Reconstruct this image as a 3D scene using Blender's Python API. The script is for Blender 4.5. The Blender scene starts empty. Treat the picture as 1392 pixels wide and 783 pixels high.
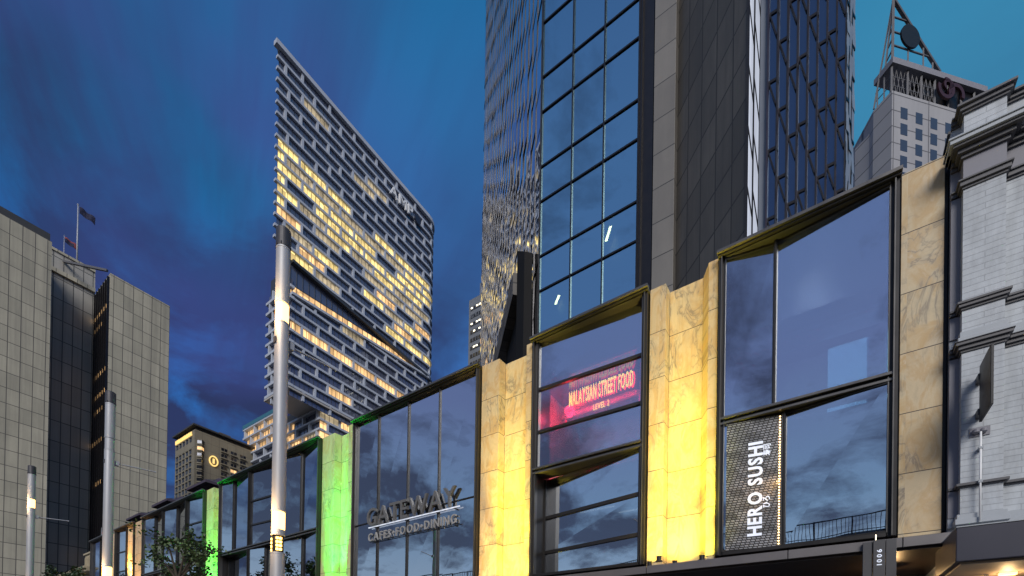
import bpy, bmesh, math, random
from mathutils import Vector, Matrix
random.seed(7)
R = math.radians
scene = bpy.context.scene
COL = scene.collection
D = 10.6          # street facade plane; X runs along the facade, Y into the block, Z up

# ------------------------------------------------------------------ helpers
class MB:
    def __init__(self):
        self.v = []; self.f = []; self.m = []
    def quad(self, pts, mi=0):
        n = len(self.v); self.v += [tuple(p) for p in pts]
        self.f.append(tuple(range(n, n+len(pts)))); self.m.append(mi)
    def box(self, x0, x1, y0, y1, z0, z1, mi=0):
        self.prism([(x0,y0),(x1,y0),(x1,y1),(x0,y1)], z0, z1, mi)
    def prism(self, poly, z0, z1, mi=0):
        a = sum(poly[i][0]*poly[(i+1)%len(poly)][1]-poly[(i+1)%len(poly)][0]*poly[i][1] for i in range(len(poly)))
        if a < 0: poly = poly[::-1]
        self.loft([[(x,y,z0) for x,y in poly], [(x,y,z1) for x,y in poly]], mi)
    def loft(self, rings, mi=0, cap=True):
        n = len(rings[0]); b = len(self.v)
        for r in rings: self.v += [tuple(p) for p in r]
        for k in range(len(rings)-1):
            for i in range(n):
                j = (i+1) % n
                self.f.append((b+k*n+i, b+k*n+j, b+(k+1)*n+j, b+(k+1)*n+i)); self.m.append(mi)
        if cap:
            self.f.append(tuple(b+i for i in reversed(range(n)))); self.m.append(mi)
            self.f.append(tuple(b+(len(rings)-1)*n+i for i in range(n))); self.m.append(mi)
    def obox(self, c, ax, ay, az, mi=0):      # oriented box: centre and three half vectors
        c, ax, ay, az = Vector(c), Vector(ax), Vector(ay), Vector(az)
        r = lambda s: [c-ax-ay+az*s, c+ax-ay+az*s, c+ax+ay+az*s, c-ax+ay+az*s]
        self.loft([r(-1), r(1)], mi)
    def bar(self, p0, p1, w, h, mi=0):        # bar of rectangular section
        p0, p1 = Vector(p0), Vector(p1); d = p1-p0
        up = Vector((0,0,1)) if abs(d.normalized().z) < .95 else Vector((0,1,0))
        s = d.cross(up).normalized(); u = s.cross(d).normalized()
        self.obox((p0+p1)/2, s*w/2, u*h/2, d/2, mi)
    def tube(self, p0, p1, r0, r1=None, n=12, mi=0):
        r1 = r0 if r1 is None else r1
        p0, p1 = Vector(p0), Vector(p1); d = (p1-p0).normalized()
        a = d.orthogonal().normalized(); b = d.cross(a)
        ring = lambda p, r: [p+(a*math.cos(t)+b*math.sin(t))*r for t in [2*math.pi*i/n for i in range(n)]]
        self.loft([ring(p0,r0), ring(p1,r1)], mi)
    def lathe(self, cx, cy, prof, n=24, mi=0):
        self.loft([[(cx+r*math.cos(2*math.pi*i/n), cy+r*math.sin(2*math.pi*i/n), z) for i in range(n)] for r,z in prof], mi)
    def mesh(self, tv, tf, M, mi=0):
        b = len(self.v); self.v += [tuple(M @ Vector(p)) for p in tv]
        for f in tf: self.f.append(tuple(b+i for i in f)); self.m.append(mi)
    def build(self, name, mats, parent=None, bevel=0, smooth=False):
        off = origin_of(parent)
        me = bpy.data.meshes.new(name)
        me.from_pydata([(x-off[0], y-off[1], z-off[2]) for x,y,z in self.v], [], self.f)
        if not isinstance(mats, (list,tuple)): mats = [mats]
        for m in mats: me.materials.append(m)
        me.polygons.foreach_set('material_index', self.m)
        if smooth:
            me.polygons.foreach_set('use_smooth', [True]*len(me.polygons))
        me.update()
        o = bpy.data.objects.new(name, me); COL.objects.link(o); o.parent = parent
        if bevel:
            b = o.modifiers.new('bevel','BEVEL'); b.width = bevel; b.segments = 2; b.limit_method = 'ANGLE'; b.angle_limit = R(40)
        return o
def origin_of(p):
    v = Vector((0,0,0))
    while p is not None:
        v = v + p.location; p = p.parent
    return v
def tag(o, label=None, cat=None, group=None, kind=None):
    if label: o['label'] = label
    if cat: o['category'] = cat
    if group: o['group'] = group
    if kind: o['kind'] = kind
    return o
def thing(name, loc, label, cat, group=None):
    o = bpy.data.objects.new(name, None); COL.objects.link(o); o.location = loc
    o.empty_display_size = .2
    return tag(o, label, cat, group)
def copy_tree(o, parent=None):
    c = o.copy(); COL.objects.link(c); c.parent = parent
    for ch in [q for q in bpy.data.objects if q.parent == o]: copy_tree(ch, c)
    return c
_tc = {}
def text_geo(body, size=1.0, extrude=.05, offset=0.0, res=3):
    key = (body,size,extrude,offset)
    if key in _tc: return _tc[key]
    c = bpy.data.curves.new('t','FONT'); c.body = body; c.size = size; c.extrude = extrude; c.offset = offset; c.resolution_u = res
    o = bpy.data.objects.new('t', c); COL.objects.link(o)
    bpy.context.view_layer.update()
    me = bpy.data.meshes.new_from_object(o.evaluated_get(bpy.context.evaluated_depsgraph_get()))
    g = ([tuple(v.co) for v in me.vertices], [tuple(p.vertices) for p in me.polygons])
    bpy.data.objects.remove(o); bpy.data.curves.remove(c); bpy.data.meshes.remove(me)
    _tc[key] = g
    return g
def letters(word, height, width, origin, right, up, depth, mat, parent, name='letter', gap=.16, offset=0.0, single=False, xs=None):
    """lay the characters of `word` along `right` so that the word is `width` long and capitals are `height` tall"""
    right, up = Vector(right).normalized(), Vector(up).normalized(); nrm = right.cross(up)
    size = height/.69
    items, x = [], 0.0
    for ch in word:
        if ch == ' ': x += size*.36; continue
        tv, tf = text_geo(ch, size, depth/2, offset)
        a = min(p[0] for p in tv); b = max(p[0] for p in tv)
        items.append((tv, tf, x-a)); x += (b-a)+gap*size
    x -= gap*size
    k = width/x
    out = []; acc = MB()
    for tv, tf, dx in items:
        mb = acc if single else MB()
        M = Matrix.Translation(Vector(origin)) @ Matrix((right, up, nrm)).transposed().to_4x4()
        mb.mesh([((p[0]+dx)*k, p[1], p[2]) for p in tv], tf, M)
        if not single: out.append(mb.build(name, mat, parent))
    if single: out.append(acc.build(name, mat, parent))
    return out

# ------------------------------------------------------------------ materials
def new_mat(name):
    m = bpy.data.materials.new(name); m.use_nodes = True
    nt = m.node_tree; b = nt.nodes['Principled BSDF']
    return m, nt, b
def nd(nt, t, **kw):
    n = nt.nodes.new(t)
    for k,v in kw.items():
        if k in n.inputs: n.inputs[k].default_value = v
        else: setattr(n, k, v)
    return n
def mth(nt, op, a, b=None, c=None, clamp=False):
    n = nt.nodes.new('ShaderNodeMath'); n.operation = op; n.use_clamp = clamp
    for i,x in enumerate((a,b,c)):
        if x is None: continue
        if isinstance(x, (int,float)): n.inputs[i].default_value = x
        else: nt.links.new(x, n.inputs[i])
    return n.outputs[0]
def mixc(nt, fac, a, b, mode='MIX'):
    n = nt.nodes.new('ShaderNodeMix'); n.data_type = 'RGBA'; n.blend_type = mode
    for s,x in ((n.inputs[0],fac),(n.inputs[6],a),(n.inputs[7],b)):
        if isinstance(x,(int,float)): s.default_value = x
        elif isinstance(x,tuple): s.default_value = (*x,1) if len(x)==3 else x
        else: nt.links.new(x, s)
    return n.outputs[2]
def noise(nt, vec, scale, detail=4, rough=.55, dist=0):
    n = nd(nt, 'ShaderNodeTexNoise'); n.inputs['Scale'].default_value = scale; n.inputs['Detail'].default_value = detail
    n.inputs['Roughness'].default_value = rough; n.inputs['Distortion'].default_value = dist
    if vec is not None: nt.links.new(vec, n.inputs['Vector'])
    return n.outputs[0]
def ramp(nt, x, stops):
    n = nt.nodes.new('ShaderNodeValToRGB'); e = n.color_ramp.elements
    while len(e) < len(stops): e.new(.5)
    for i,(p,c) in enumerate(stops):
        e[i].position = p; e[i].color = (*c,1) if len(c)==3 else c
    nt.links.new(x, n.inputs[0]); return n.outputs[0]
def bump(nt, b, h, strength=.2, dist=.02):
    n = nt.nodes.new('ShaderNodeBump'); n.inputs['Strength'].default_value = strength; n.inputs['Distance'].default_value = dist
    nt.links.new(h, n.inputs['Height']); nt.links.new(n.outputs[0], b.inputs['Normal'])
def objco(nt):
    return nt.nodes.new('ShaderNodeTexCoord').outputs['Object']
def sepxyz(nt, v):
    n = nt.nodes.new('ShaderNodeSeparateXYZ'); nt.links.new(v, n.inputs[0]); return n.outputs
def comb(nt, x, y, z=0.0):
    n = nt.nodes.new('ShaderNodeCombineXYZ')
    for i,a in enumerate((x,y,z)):
        if isinstance(a,(int,float)): n.inputs[i].default_value = a
        else: nt.links.new(a, n.inputs[i])
    return n.outputs[0]
def mat_plain(name, col, rough=.6, metal=0.0, var=.18, scale=3.0, bumps=.05, spec=.5):
    m, nt, b = new_mat(name); v = objco(nt)
    n = noise(nt, v, scale, 6, .6)
    c = mixc(nt, n, tuple(x*(1-var) for x in col), tuple(min(1,x*(1+var)) for x in col))
    nt.links.new(c, b.inputs['Base Color'])
    b.inputs['Metallic'].default_value = metal; b.inputs['Specular IOR Level'].default_value = spec
    nt.links.new(mth(nt,'MULTIPLY_ADD', n, .25, rough-.12), b.inputs['Roughness'])
    if bumps: bump(nt, b, noise(nt, v, scale*9, 4), bumps, .01)
    return m
def mat_emit(name, col, s, var=0.0, scale=1.0, vscale=(1,1,1), cell=0):
    m, nt, b = new_mat(name)
    b.inputs['Base Color'].default_value = (*[min(.6,c*.5) for c in col],1)
    b.inputs['Emission Color'].default_value = (*col,1); b.inputs['Emission Strength'].default_value = s
    if var:
        mp = nd(nt,'ShaderNodeMapping'); mp.inputs['Scale'].default_value = vscale; nt.links.new(objco(nt), mp.inputs[0])
        n = noise(nt, mp.outputs[0], scale, 3, .6)
        st = mth(nt,'MULTIPLY', s, mth(nt,'MULTIPLY_ADD', n, var*4, 1-var*2, clamp=False))
        st = mth(nt,'MAXIMUM', st, s*.08)
        if cell:
            p = sepxyz(nt, nt.nodes.new('ShaderNodeNewGeometry').outputs['Position'])
            wn = nd(nt,'ShaderNodeTexWhiteNoise'); nt.links.new(comb(nt, mth(nt,'FLOOR', mth(nt,'DIVIDE', mth(nt,'ADD',p[0],p[1]), cell)), mth(nt,'FLOOR', mth(nt,'DIVIDE', p[2], 3.95))), wn.inputs['Vector'])
            st = mth(nt,'MULTIPLY', st, mth(nt,'MULTIPLY_ADD', mth(nt,'POWER', wn.outputs['Value'], 1.3), 1.0, .42))
        nt.links.new(st, b.inputs['Emission Strength'])
    return m
def mat_glass(name, refl, tint, trans, wav=.0, wscale=.6, rough=0.0, dark=(0,0,0)):
    """window pane: mirror share rising at grazing angles, the rest see-through and tinted"""
    m = bpy.data.materials.new(name); m.use_nodes = True; nt = m.node_tree; nt.nodes.clear()
    out = nt.nodes.new('ShaderNodeOutputMaterial')
    g = nt.nodes.new('ShaderNodeBsdfGlossy'); g.inputs['Roughness'].default_value = rough; g.inputs['Color'].default_value = (*tint,1)
    t = nt.nodes.new('ShaderNodeBsdfTransparent'); t.inputs['Color'].default_value = (*trans,1)
    mx = nt.nodes.new('ShaderNodeMixShader')
    fr = nt.nodes.new('ShaderNodeFresnel'); fr.inputs['IOR'].default_value = 1.5
    fac = mth(nt,'MULTIPLY_ADD', fr.outputs[0], 1-refl, refl, clamp=True)
    nt.links.new(fac, mx.inputs[0]); nt.links.new(t.outputs[0], mx.inputs[1]); nt.links.new(g.outputs[0], mx.inputs[2])
    if wav:
        bp = nt.nodes.new('ShaderNodeBump'); bp.inputs['Strength'].default_value = wav; bp.inputs['Distance'].default_value = .05
        nt.links.new(noise(nt, objco(nt), wscale, 2, .5), bp.inputs['Height']); nt.links.new(bp.outputs[0], g.inputs['Normal'])
    nt.links.new(mx.outputs[0], out.inputs[0])
    return m
def mat_mirror(name, base, refl_col, wav=.0, wscale=.6, rough=.02, ior=2.2, metal=.0):
    m, nt, b = new_mat(name)
    b.inputs['Base Color'].default_value = (*base,1); b.inputs['Roughness'].default_value = rough
    b.inputs['IOR'].default_value = ior; b.inputs['Metallic'].default_value = metal
    b.inputs['Specular Tint'].default_value = (*refl_col,1)
    if wav: bump(nt, b, noise(nt, objco(nt), wscale, 2, .5), wav, .05)
    return m
def mat_stone(name, h=1.07, z0=4.05, warm=1.0):
    """veined cream and ochre stone in stacked blocks, each block cut with a vein pattern of its own"""
    m, nt, b = new_mat(name)
    g = nt.nodes.new('ShaderNodeNewGeometry').outputs['Position']; x,y,z = sepxyz(nt, g)
    u = mth(nt,'ADD', x, mth(nt,'MULTIPLY', y, .6))
    row = mth(nt,'FLOOR', mth(nt,'DIVIDE', mth(nt,'SUBTRACT', z, z0), h))
    coln = mth(nt,'FLOOR', mth(nt,'MULTIPLY', u, 1.6))
    wn = nd(nt,'ShaderNodeTexWhiteNoise'); nt.links.new(comb(nt,row,coln), wn.inputs['Vector'])
    s = sepxyz(nt, wn.outputs['Color'])
    vec = comb(nt, mth(nt,'MULTIPLY_ADD', s[0], 37, u), mth(nt,'MULTIPLY_ADD', s[1], 23, z), mth(nt,'MULTIPLY', s[2], 9))
    mp = nd(nt,'ShaderNodeMapping'); mp.inputs['Rotation'].default_value = (0,0,R(-38)); mp.inputs['Scale'].default_value = (1.15,.55,1); nt.links.new(vec, mp.inputs[0])
    n1 = noise(nt, mp.outputs[0], 1.7, 8, .62, 1.6)
    base = ramp(nt, n1, [(.28,(.50,.41,.26)),(.45,(.62,.50,.31)),(.58,(.54,.36,.16)),(.72,(.66,.56,.40))])
    n2 = noise(nt, mp.outputs[0], 1.25, 5, .55, 2.6)
    vein = mth(nt,'ABSOLUTE', mth(nt,'SUBTRACT', n2, .5))
    thin = mth(nt,'SUBTRACT', 1, mth(nt,'MULTIPLY', vein, 38), clamp=True)
    broad = mth(nt,'SUBTRACT', 1, mth(nt,'MULTIPLY', vein, 11), clamp=True)
    msk = noise(nt, vec, .9, 2, .5)
    msk = mth(nt,'MULTIPLY', mth(nt,'SUBTRACT', msk, .42), 5, clamp=True)
    c = mixc(nt, mth(nt,'MULTIPLY', mth(nt,'MULTIPLY', broad, msk), .5), base, (.27,.25,.22))
    c = mixc(nt, mth(nt,'MULTIPLY', mth(nt,'MULTIPLY', thin, msk), .75), c, (.12,.10,.085))
    c = mixc(nt, mth(nt,'MULTIPLY', s[2], .35), c, mixc(nt, s[1], (.56,.50,.40), (.50,.34,.17)))
    c = mixc(nt, mth(nt,'MULTIPLY', noise(nt, vec, 55, 3, .7), .35), c, mixc(nt, .6, c, (.2,.17,.12)))
    fz = mth(nt,'FRACT', mth(nt,'DIVIDE', mth(nt,'SUBTRACT', z, z0), h))
    jt = mth(nt,'LESS_THAN', fz, .014)
    c = mixc(nt, jt, c, (.06,.05,.04))
    nt.links.new(c, b.inputs['Base Color']); b.inputs['Roughness'].default_value = .55
    bump(nt, b, mth(nt,'MULTIPLY_ADD', jt, -1, mth(nt,'MULTIPLY', n1, .2)), .5, .01)
    return m
def mat_brick(name, axes, c1, c2, mortar, bw, rh, ms, rough=.7, offset=.5, bmp=.4, var=.2, bias=0.0, streak=0.0, dist=.02):
    """panels or bricks from the Brick Texture, laid along two world axes"""
    m, nt, b = new_mat(name)
    g = nt.nodes.new('ShaderNodeNewGeometry').outputs['Position']; p = sepxyz(nt, g)
    u, v = p[axes[0]] if isinstance(axes[0],int) else mth(nt,'MULTIPLY_ADD', p[0], axes[0][0], mth(nt,'MULTIPLY', p[1], axes[0][1])), p[axes[1]]
    t = nd(nt,'ShaderNodeTexBrick'); t.offset = offset; t.squash = 1
    for k,val in (('Color1',(*c1,1)),('Color2',(*c2,1)),('Mortar',(*mortar,1)),('Scale',1.0),('Mortar Size',ms),('Mortar Smooth',.1),('Bias',bias),('Brick Width',bw),('Row Height',rh)):
        t.inputs[k].default_value = val
    nt.links.new(comb(nt,u,v), t.inputs['Vector'])
    n = noise(nt, comb(nt,u,mth(nt,'MULTIPLY',v,.5)), .9/rh, 6, .65)
    c = mixc(nt, mth(nt,'MULTIPLY', n, var*2), t.outputs[0], mixc(nt, .55, t.outputs[0], (.04,.04,.045)))
    if streak:
        st = noise(nt, comb(nt, mth(nt,'MULTIPLY', u, 1.5/bw), mth(nt,'MULTIPLY', v, .06/rh)), 1.0, 5, .7)
        c = mixc(nt, mth(nt,'MULTIPLY', mth(nt,'SUBTRACT', st, .42), streak*4, clamp=True), c, mixc(nt,.6,c,(.05,.05,.055)))
    nt.links.new(c, b.inputs['Base Color']); b.inputs['Roughness'].default_value = rough
    bump(nt, b, mth(nt,'MULTIPLY_ADD', t.outputs['Fac'], -1, mth(nt,'MULTIPLY', n, .15)), bmp, dist)
    return m

M = {}
M['stone'] = mat_stone('veined_stone')
M['frame'] = mat_plain('dark_bronze_metal', (.035,.033,.033), .38, .55, .3, 2.0, .03)
M['frame_lip'] = mat_plain('worn_grey_metal', (.12,.115,.11), .35, .7, .3, 2.0, .03)
M['soffit'] = mat_plain('bronze_soffit', (.024,.022,.02), .5, .2, .25, 2.0, .02)
M['pane'] = mat_glass('blue_window_glass', .52, (.84,.90,1.0), (.40,.45,.50), .05, .9)
M['pane_clear'] = mat_glass('clear_window_glass', .34, (.80,.88,1.0), (.62,.66,.72), .04, .9)
M['dark_room'] = mat_plain('dim_interior_paint', (.05,.05,.06), .8, 0, .3, 1.0, 0)
M['ceiling_gloss'] = mat_mirror('polished_dark_ceiling', (.04,.03,.035), (1,1,1), 0, 1, .04, 3.2)
M['plaster'] = mat_plain('pale_plaster', (.55,.52,.52), .7, 0, .08, 2.0, .02)
M['canopy_edge'] = mat_plain('grey_canopy_metal', (.17,.16,.165), .42, .45, .25, 1.5, .03)
M['canopy_under'] = mat_plain('dark_brown_soffit_panel', (.030,.022,.02), .4, 0, .4, .8, .02)
M['black'] = mat_plain('black_metal', (.012,.012,.014), .4, .3, .2, 3.0, .02)
M['letter'] = mat_plain('charcoal_letter_metal', (.15,.145,.14), .45, .3, .15, 4.0, .02)
M['letter_pale'] = mat_plain('pale_letter_metal', (.34,.335,.33), .5, .2, .15, 4.0, .02)
M['white_strip'] = mat_emit('white_light_strip', (.8,.86,1.0), .55, .2, 3)
M['neon_text'] = mat_emit('amber_neon', (1.0,.66,.12), 4.2)
M['neon_red'] = mat_emit('red_neon', (1.0,.02,.03), 5.5)
M['neon_pink'] = mat_emit('pink_neon_tube', (1.0,.06,.12), 1.6)
M['lamp_warm'] = mat_emit('warm_lamp_glass', (1.0,.56,.16), 4.2)
M['lamp_led'] = mat_emit('amber_led', (1.0,.55,.12), 6.0)
M['batten'] = mat_emit('pale_batten_light', (1.0,.93,.80), 1.3)
M['lamp_white'] = mat_emit('white_lamp', (1.0,.88,.62), 3.5)
M['pole'] = mat_plain('brushed_pole_aluminium', (.36,.375,.41), .52, .25, .10, 2.5, .02)
M['pole_cap'] = mat_plain('dark_pole_cap', (.055,.055,.065), .5, .4, .25, 8.0, .1)
M['white_paint'] = mat_plain('white_paint', (.75,.76,.78), .45, 0, .06, 4.0, .02)
M['brick_white'] = mat_brick('painted_white_brick', ((1,.7),2), (.50,.54,.59), (.46,.50,.55), (.36,.39,.43), .62, .098, .006, .55, .5, .5, .20, 0, .6, .012)
M['trim'] = mat_plain('dark_grey_moulding_paint', (.075,.075,.085), .5, 0, .3, 2.0, .05)
M['trim_light'] = mat_plain('pale_grey_moulding_paint', (.33,.36,.40), .5, 0, .18, 2.0, .05)
M['trim_mid'] = mat_plain('mid_grey_wall_paint', (.20,.20,.235), .6, 0, .18, 2.0, .06)
M['navy'] = mat_plain('navy_fascia_metal', (.028,.030,.05), .45, .2, .3, .9, .02)
M['awning_under'] = mat_plain('beige_ceiling_board', (.34,.27,.20), .6, 0, .12, 1.5, .02)
M['granite'] = mat_brick('polished_dark_granite', ((1,.55),2), (.24,.225,.205), (.19,.178,.162), (.035,.033,.03), 3.0, 1.38, .02, .5, 0, .3, .5, 0, .35)
M['granite_diag'] = mat_brick('polished_dark_granite_return', ((1,-.8),2), (.22,.198,.172), (.13,.118,.104), (.03,.028,.026), 1.1, 1.38, .035, .7, 0, .5, .8, 0, .8)
M['tower_glass'] = mat_glass('teal_tower_glass', .52, (.50,.84,1.0), (.20,.30,.34), .05, .5)
M['tower_glass_dark'] = mat_mirror('navy_tower_glass', (.004,.007,.016), (.5,.7,1.0), .05, .8, .02, 2.3)
M['tower_glass_wavy'] = mat_mirror('rippled_tower_glass', (.90,.93,1.0), (1,1,1), .35, .5, .01, 1.5, 1.0)
M['mullion'] = mat_plain('black_mullion', (.012,.011,.013), .35, .4, .3, 3.0, 0)
M['silver'] = mat_plain('silvered_panel', (.30,.32,.36), .35, .3, .2, 1.0, .05)
M['fin_black'] = mat_plain('matt_black_stone', (.012,.012,.013), .8, 0, .4, 1.0, .1, .15)
M['mullion_purple'] = mat_plain('aubergine_mullion', (.05,.042,.055), .3, .6, .3, 3.0, 0)
M['grey_panel'] = mat_plain('blue_grey_panel', (.16,.18,.215), .45, .2, .15, 1.0, .02)
M['white_panel'] = mat_emit('white_panel_added_glow', (.78,.84,1.0), .55, .12, .6)  # white cladding, no lamp behind it; glow added to the colour for brightness
M['tube_light'] = mat_emit('office_tube_light', (1.0,.85,.40), 12.0)
M['concrete_panel'] = mat_brick('beige_concrete_panels', ((1,1),2), (.54,.50,.39), (.41,.385,.30), (.11,.10,.085), 2.0, 3.42, .07, .8, 0, .3, .42, -.1, .5, .05)
M['concrete_dark'] = mat_brick('dark_recess_panels', ((1,1),2), (.46,.44,.40), (.37,.355,.32), (.10,.10,.095), 1.9, 5.2, .1, .7, 0, .3, .35, 0, .3, .05)
M['roof_dark'] = mat_plain('dark_roof_metal', (.035,.036,.04), .6, 0, .3, .3, .05)
M['qframe'] = mat_plain('pale_grey_sunshade', (.40,.435,.51), .55, 0, .12, .15, .02)
M['qglass'] = mat_mirror('slate_window_glass', (.085,.095,.14), (.7,.8,1.0), .03, .4, .05, 2.0)
M['qlit'] = mat_emit('yellow_office_light', (1.0,.74,.28), .95, .22, .45, (1,1,.6), 1.87)
M['qlit_dim'] = mat_emit('dim_office_light', (.85,.68,.42), .36, .24, .9, (1,1,1), 1.87)
M['qlit_warm'] = mat_emit('orange_office_light', (1.0,.60,.26), 1.0, .24, .45, (1,1,1), 1.87)
M['qmull'] = mat_plain('window_mullion', (.045,.05,.06), .5, .2, .2, 1.0, 0)
M['teal_glass'] = mat_mirror('teal_balustrade', (.02,.12,.16), (.7,1,1), 0, 1, .1, 1.6)
M['hotel'] = mat_brick('sandstone_concrete', ((1,1),2), (.25,.225,.165), (.215,.19,.14), (.12,.105,.08), 3.2, 3.05, .05, .8, 0, .3, .3, 0, .3, .05)
M['hotel_win'] = mat_mirror('dark_hotel_window', (.01,.012,.018), (.8,.85,1), .02, .5, .08, 1.6)
M['gold'] = mat_emit('gold_lit_letters', (1.0,.68,.22), .9)
M['rtower'] = mat_brick('pale_grey_panel_cladding', ((.74,.67),2), (.36,.36,.38), (.31,.31,.335), (.09,.09,.10), 9.0, 3.4, .11, .6, 0, .3, .18, 0, .25, .05)
M['steel_grey'] = mat_plain('grey_steel', (.11,.11,.12), .5, .4, .2, 1.0, .02)
M['asphalt'] = mat_plain('asphalt', (.05,.05,.052), .85, 0, .3, 3.0, .3)
M['paving'] = mat_brick('granite_paving', (0,1), (.20,.195,.19), (.16,.158,.155), (.07,.07,.07), .6, .4, .006, .7, .5, .2, .25)
M['kerb'] = mat_plain('kerb_granite', (.24,.235,.23), .75, 0, .2, 4.0, .1)
M['line'] = mat_plain('road_line_paint', (.7,.7,.68), .7, 0, .15, 6.0, .1)
M['canvas'] = mat_plain('dark_violet_canvas', (.045,.035,.06), .8, 0, .25, 3.0, .1)
M['flag_blue'] = mat_plain('navy_flag_cloth', (.02,.022,.06), .8, 0, .3, 1.0, .1)
M['flag_red'] = mat_plain('faded_red_flag_cloth', (.26,.06,.07), .8, 0, .3, 1.0, .1)
M['bark'] = mat_plain('bark', (.045,.034,.025), .9, 0, .4, 9.0, .5)
M['crate'] = mat_plain('violet_plastic', (.10,.055,.34), .5, 0, .2, 4.0, .03)
M['cardboard'] = mat_plain('brown_cardboard', (.32,.20,.09), .8, 0, .2, 5.0, .03)
M['sandstone'] = mat_plain('old_sandstone', (.36,.31,.22), .85, 0, .25, 1.2, .3)
M['viaduct'] = mat_plain('viaduct_concrete', (.05,.048,.045), .85, 0, .25, .5, .1)
def leaf_mat(name, c1, c2):
    m, nt, b = new_mat(name)
    oi = nt.nodes.new('ShaderNodeNewGeometry')
    c = mixc(nt, oi.outputs['Random Per Island'], c1, c2)
    nt.links.new(c, b.inputs['Base Color']); b.inputs['Roughness'].default_value = .55
    b.inputs['Subsurface Weight'].default_value = 0
    return m
M['leaf'] = leaf_mat('street_tree_leaves', (.018,.040,.012), (.075,.12,.035))
M['leaf_dark'] = leaf_mat('dark_tree_leaves', (.012,.028,.010), (.045,.08,.028))

# ------------------------------------------------------------------ setting: ground
def structure(name, mb, mat, label, **kw):
    return tag(mb.build(name, mat, None, **kw), label, name.replace('_',' '), kind='structure')
mb = MB(); mb.quad([(-900,-900,0),(900,-900,0),(900,900,0),(-900,900,0)])
structure('ground', mb, M['asphalt'], 'wide flat city ground reaching the horizon under everything')
mb = MB(); mb.quad([(-400,-7,.004),(200,-7,.004),(200,3.6,.004),(-400,3.6,.004)])
structure('road', mb, M['asphalt'], 'grey asphalt road running past the arcade')
mb = MB()
for i in range(60): mb.quad([(-200+i*6,-1.8,.008),(-197+i*6,-1.8,.008),(-197+i*6,-1.66,.008),(-200+i*6,-1.66,.008)])
structure('road_line', mb, M['line'], 'white dashes painted along the middle of the road')
mb = MB(); mb.box(-400,200,3.6,3.9,-.1,.14)
structure('kerb', mb, M['kerb'], 'pale granite kerb between road and pavement', bevel=.02)
mb = MB(); mb.box(-400,200,3.9,15.0,-.1,.13)
structure('pavement', mb, M['paving'], 'stone paved footpath in front of the arcade')

# ------------------------------------------------------------------ the arcade building
ARC = thing('arcade_building', (-16, D, 0), 'low arcade with tall dark framed folded windows and cream veined stone piers', 'building')
ZT, ZB, ZM = 10.45, 4.05, 6.82          # top of facade, sill on the canopy, top of lower row
def jamb(mb, x, side):
    """a stepped double jamb; side=+1: bay lies towards +X"""
    s = side
    def bx(a, b, y0, y1, mi=0):
        mb.box(min(x+s*a,x+s*b), max(x+s*a,x+s*b), y0, y1, ZB-.02, ZT-.01, mi)
    bx(0,.045,10.44,11.25); bx(.05,.07,10.40,10.50,1); bx(.07,.115,10.50,11.25); bx(.118,.135,10.47,10.6,1)
def bay_frame(x0, x1, parent, transom=True, tz=ZM, th=.12):
    mb = MB()
    jamb(mb, x0, 1); jamb(mb, x1, -1)
    mb.box(x0-.02, x1+.02, 10.38, 10.95, ZT-.07, ZT, 0)
    mb.box(x0-.03, x1+.03, 10.33, 10.46, ZT-.028, ZT+.03, 1)
    mb.box(x0+.12, x1-.12, 10.44, 10.9, ZT-.10, ZT-.075, 2)
    if transom:
        mb.box(x0+.125, x1-.125, 10.5, 10.98, tz+.02, tz+th, 0)
        mb.box(x0+.06, x1-.06, 10.43, 10.53, tz+th-.035, tz+th+.012, 1)
        mb.box(x0+.127, x1-.127, 10.53, 10.97, tz, tz+.018, 2)
        mb.box(x0+.06, x1-.06, 10.46, 10.52, tz-.012, tz+.03, 1)
    mb.box(x0+.12, x1-.12, 10.47, 11.3, ZB-.02, ZB+.05, 0)
    return mb.build('bay_frame', [M['frame'],M['frame_lip'],M['soffit']], parent)
def pane(a, b, z0, z1, parent, mat='pane', th=.018):
    (xa,ya),(xb,yb) = a, b
    d = Vector((xb-xa, yb-ya)).normalized(); n = Vector((-d.y, d.x))*th
    tl = random.uniform(-.004,.004)                     # panes never sit perfectly true
    mb = MB()
    mb.loft([[(xa,ya+tl,z0),(xb,yb-tl,z0),(xb+n.x,yb+n.y-tl,z0),(xa+n.x,ya+n.y+tl,z0)],
             [(xa,ya-tl,z1),(xb,yb+tl,z1),(xb+n.x,yb+n.y+tl,z1),(xa+n.x,ya+n.y-tl,z1)]])
    return mb.build('pane', M[mat], parent)
def post(x, y, z0, z1, parent, w=.05, dep=.09):
    mb = MB(); mb.box(x-w/2, x+w/2, y-dep*.6, y+dep*.4, z0, z1)
    mb.box(x-w*.18, x+w*.18, y-dep*.6-.02, y-dep*.6, z0+.002, z1-.002)
    return mb.build('mullion', M['frame'], parent)
def rail(a, b, z, parent, h=.07, dep=.09):
    mb = MB(); d = Vector((b[0]-a[0], b[1]-a[1],0)); L = d.length/2; d.normalize(); n = Vector((-d.y,d.x,0))
    mb.obox(((a[0]+b[0])/2,(a[1]+b[1])/2,z), d*L, n*dep/2, Vector((0,0,h/2)))
    return mb.build('mullion', M['frame'], parent)
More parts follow.
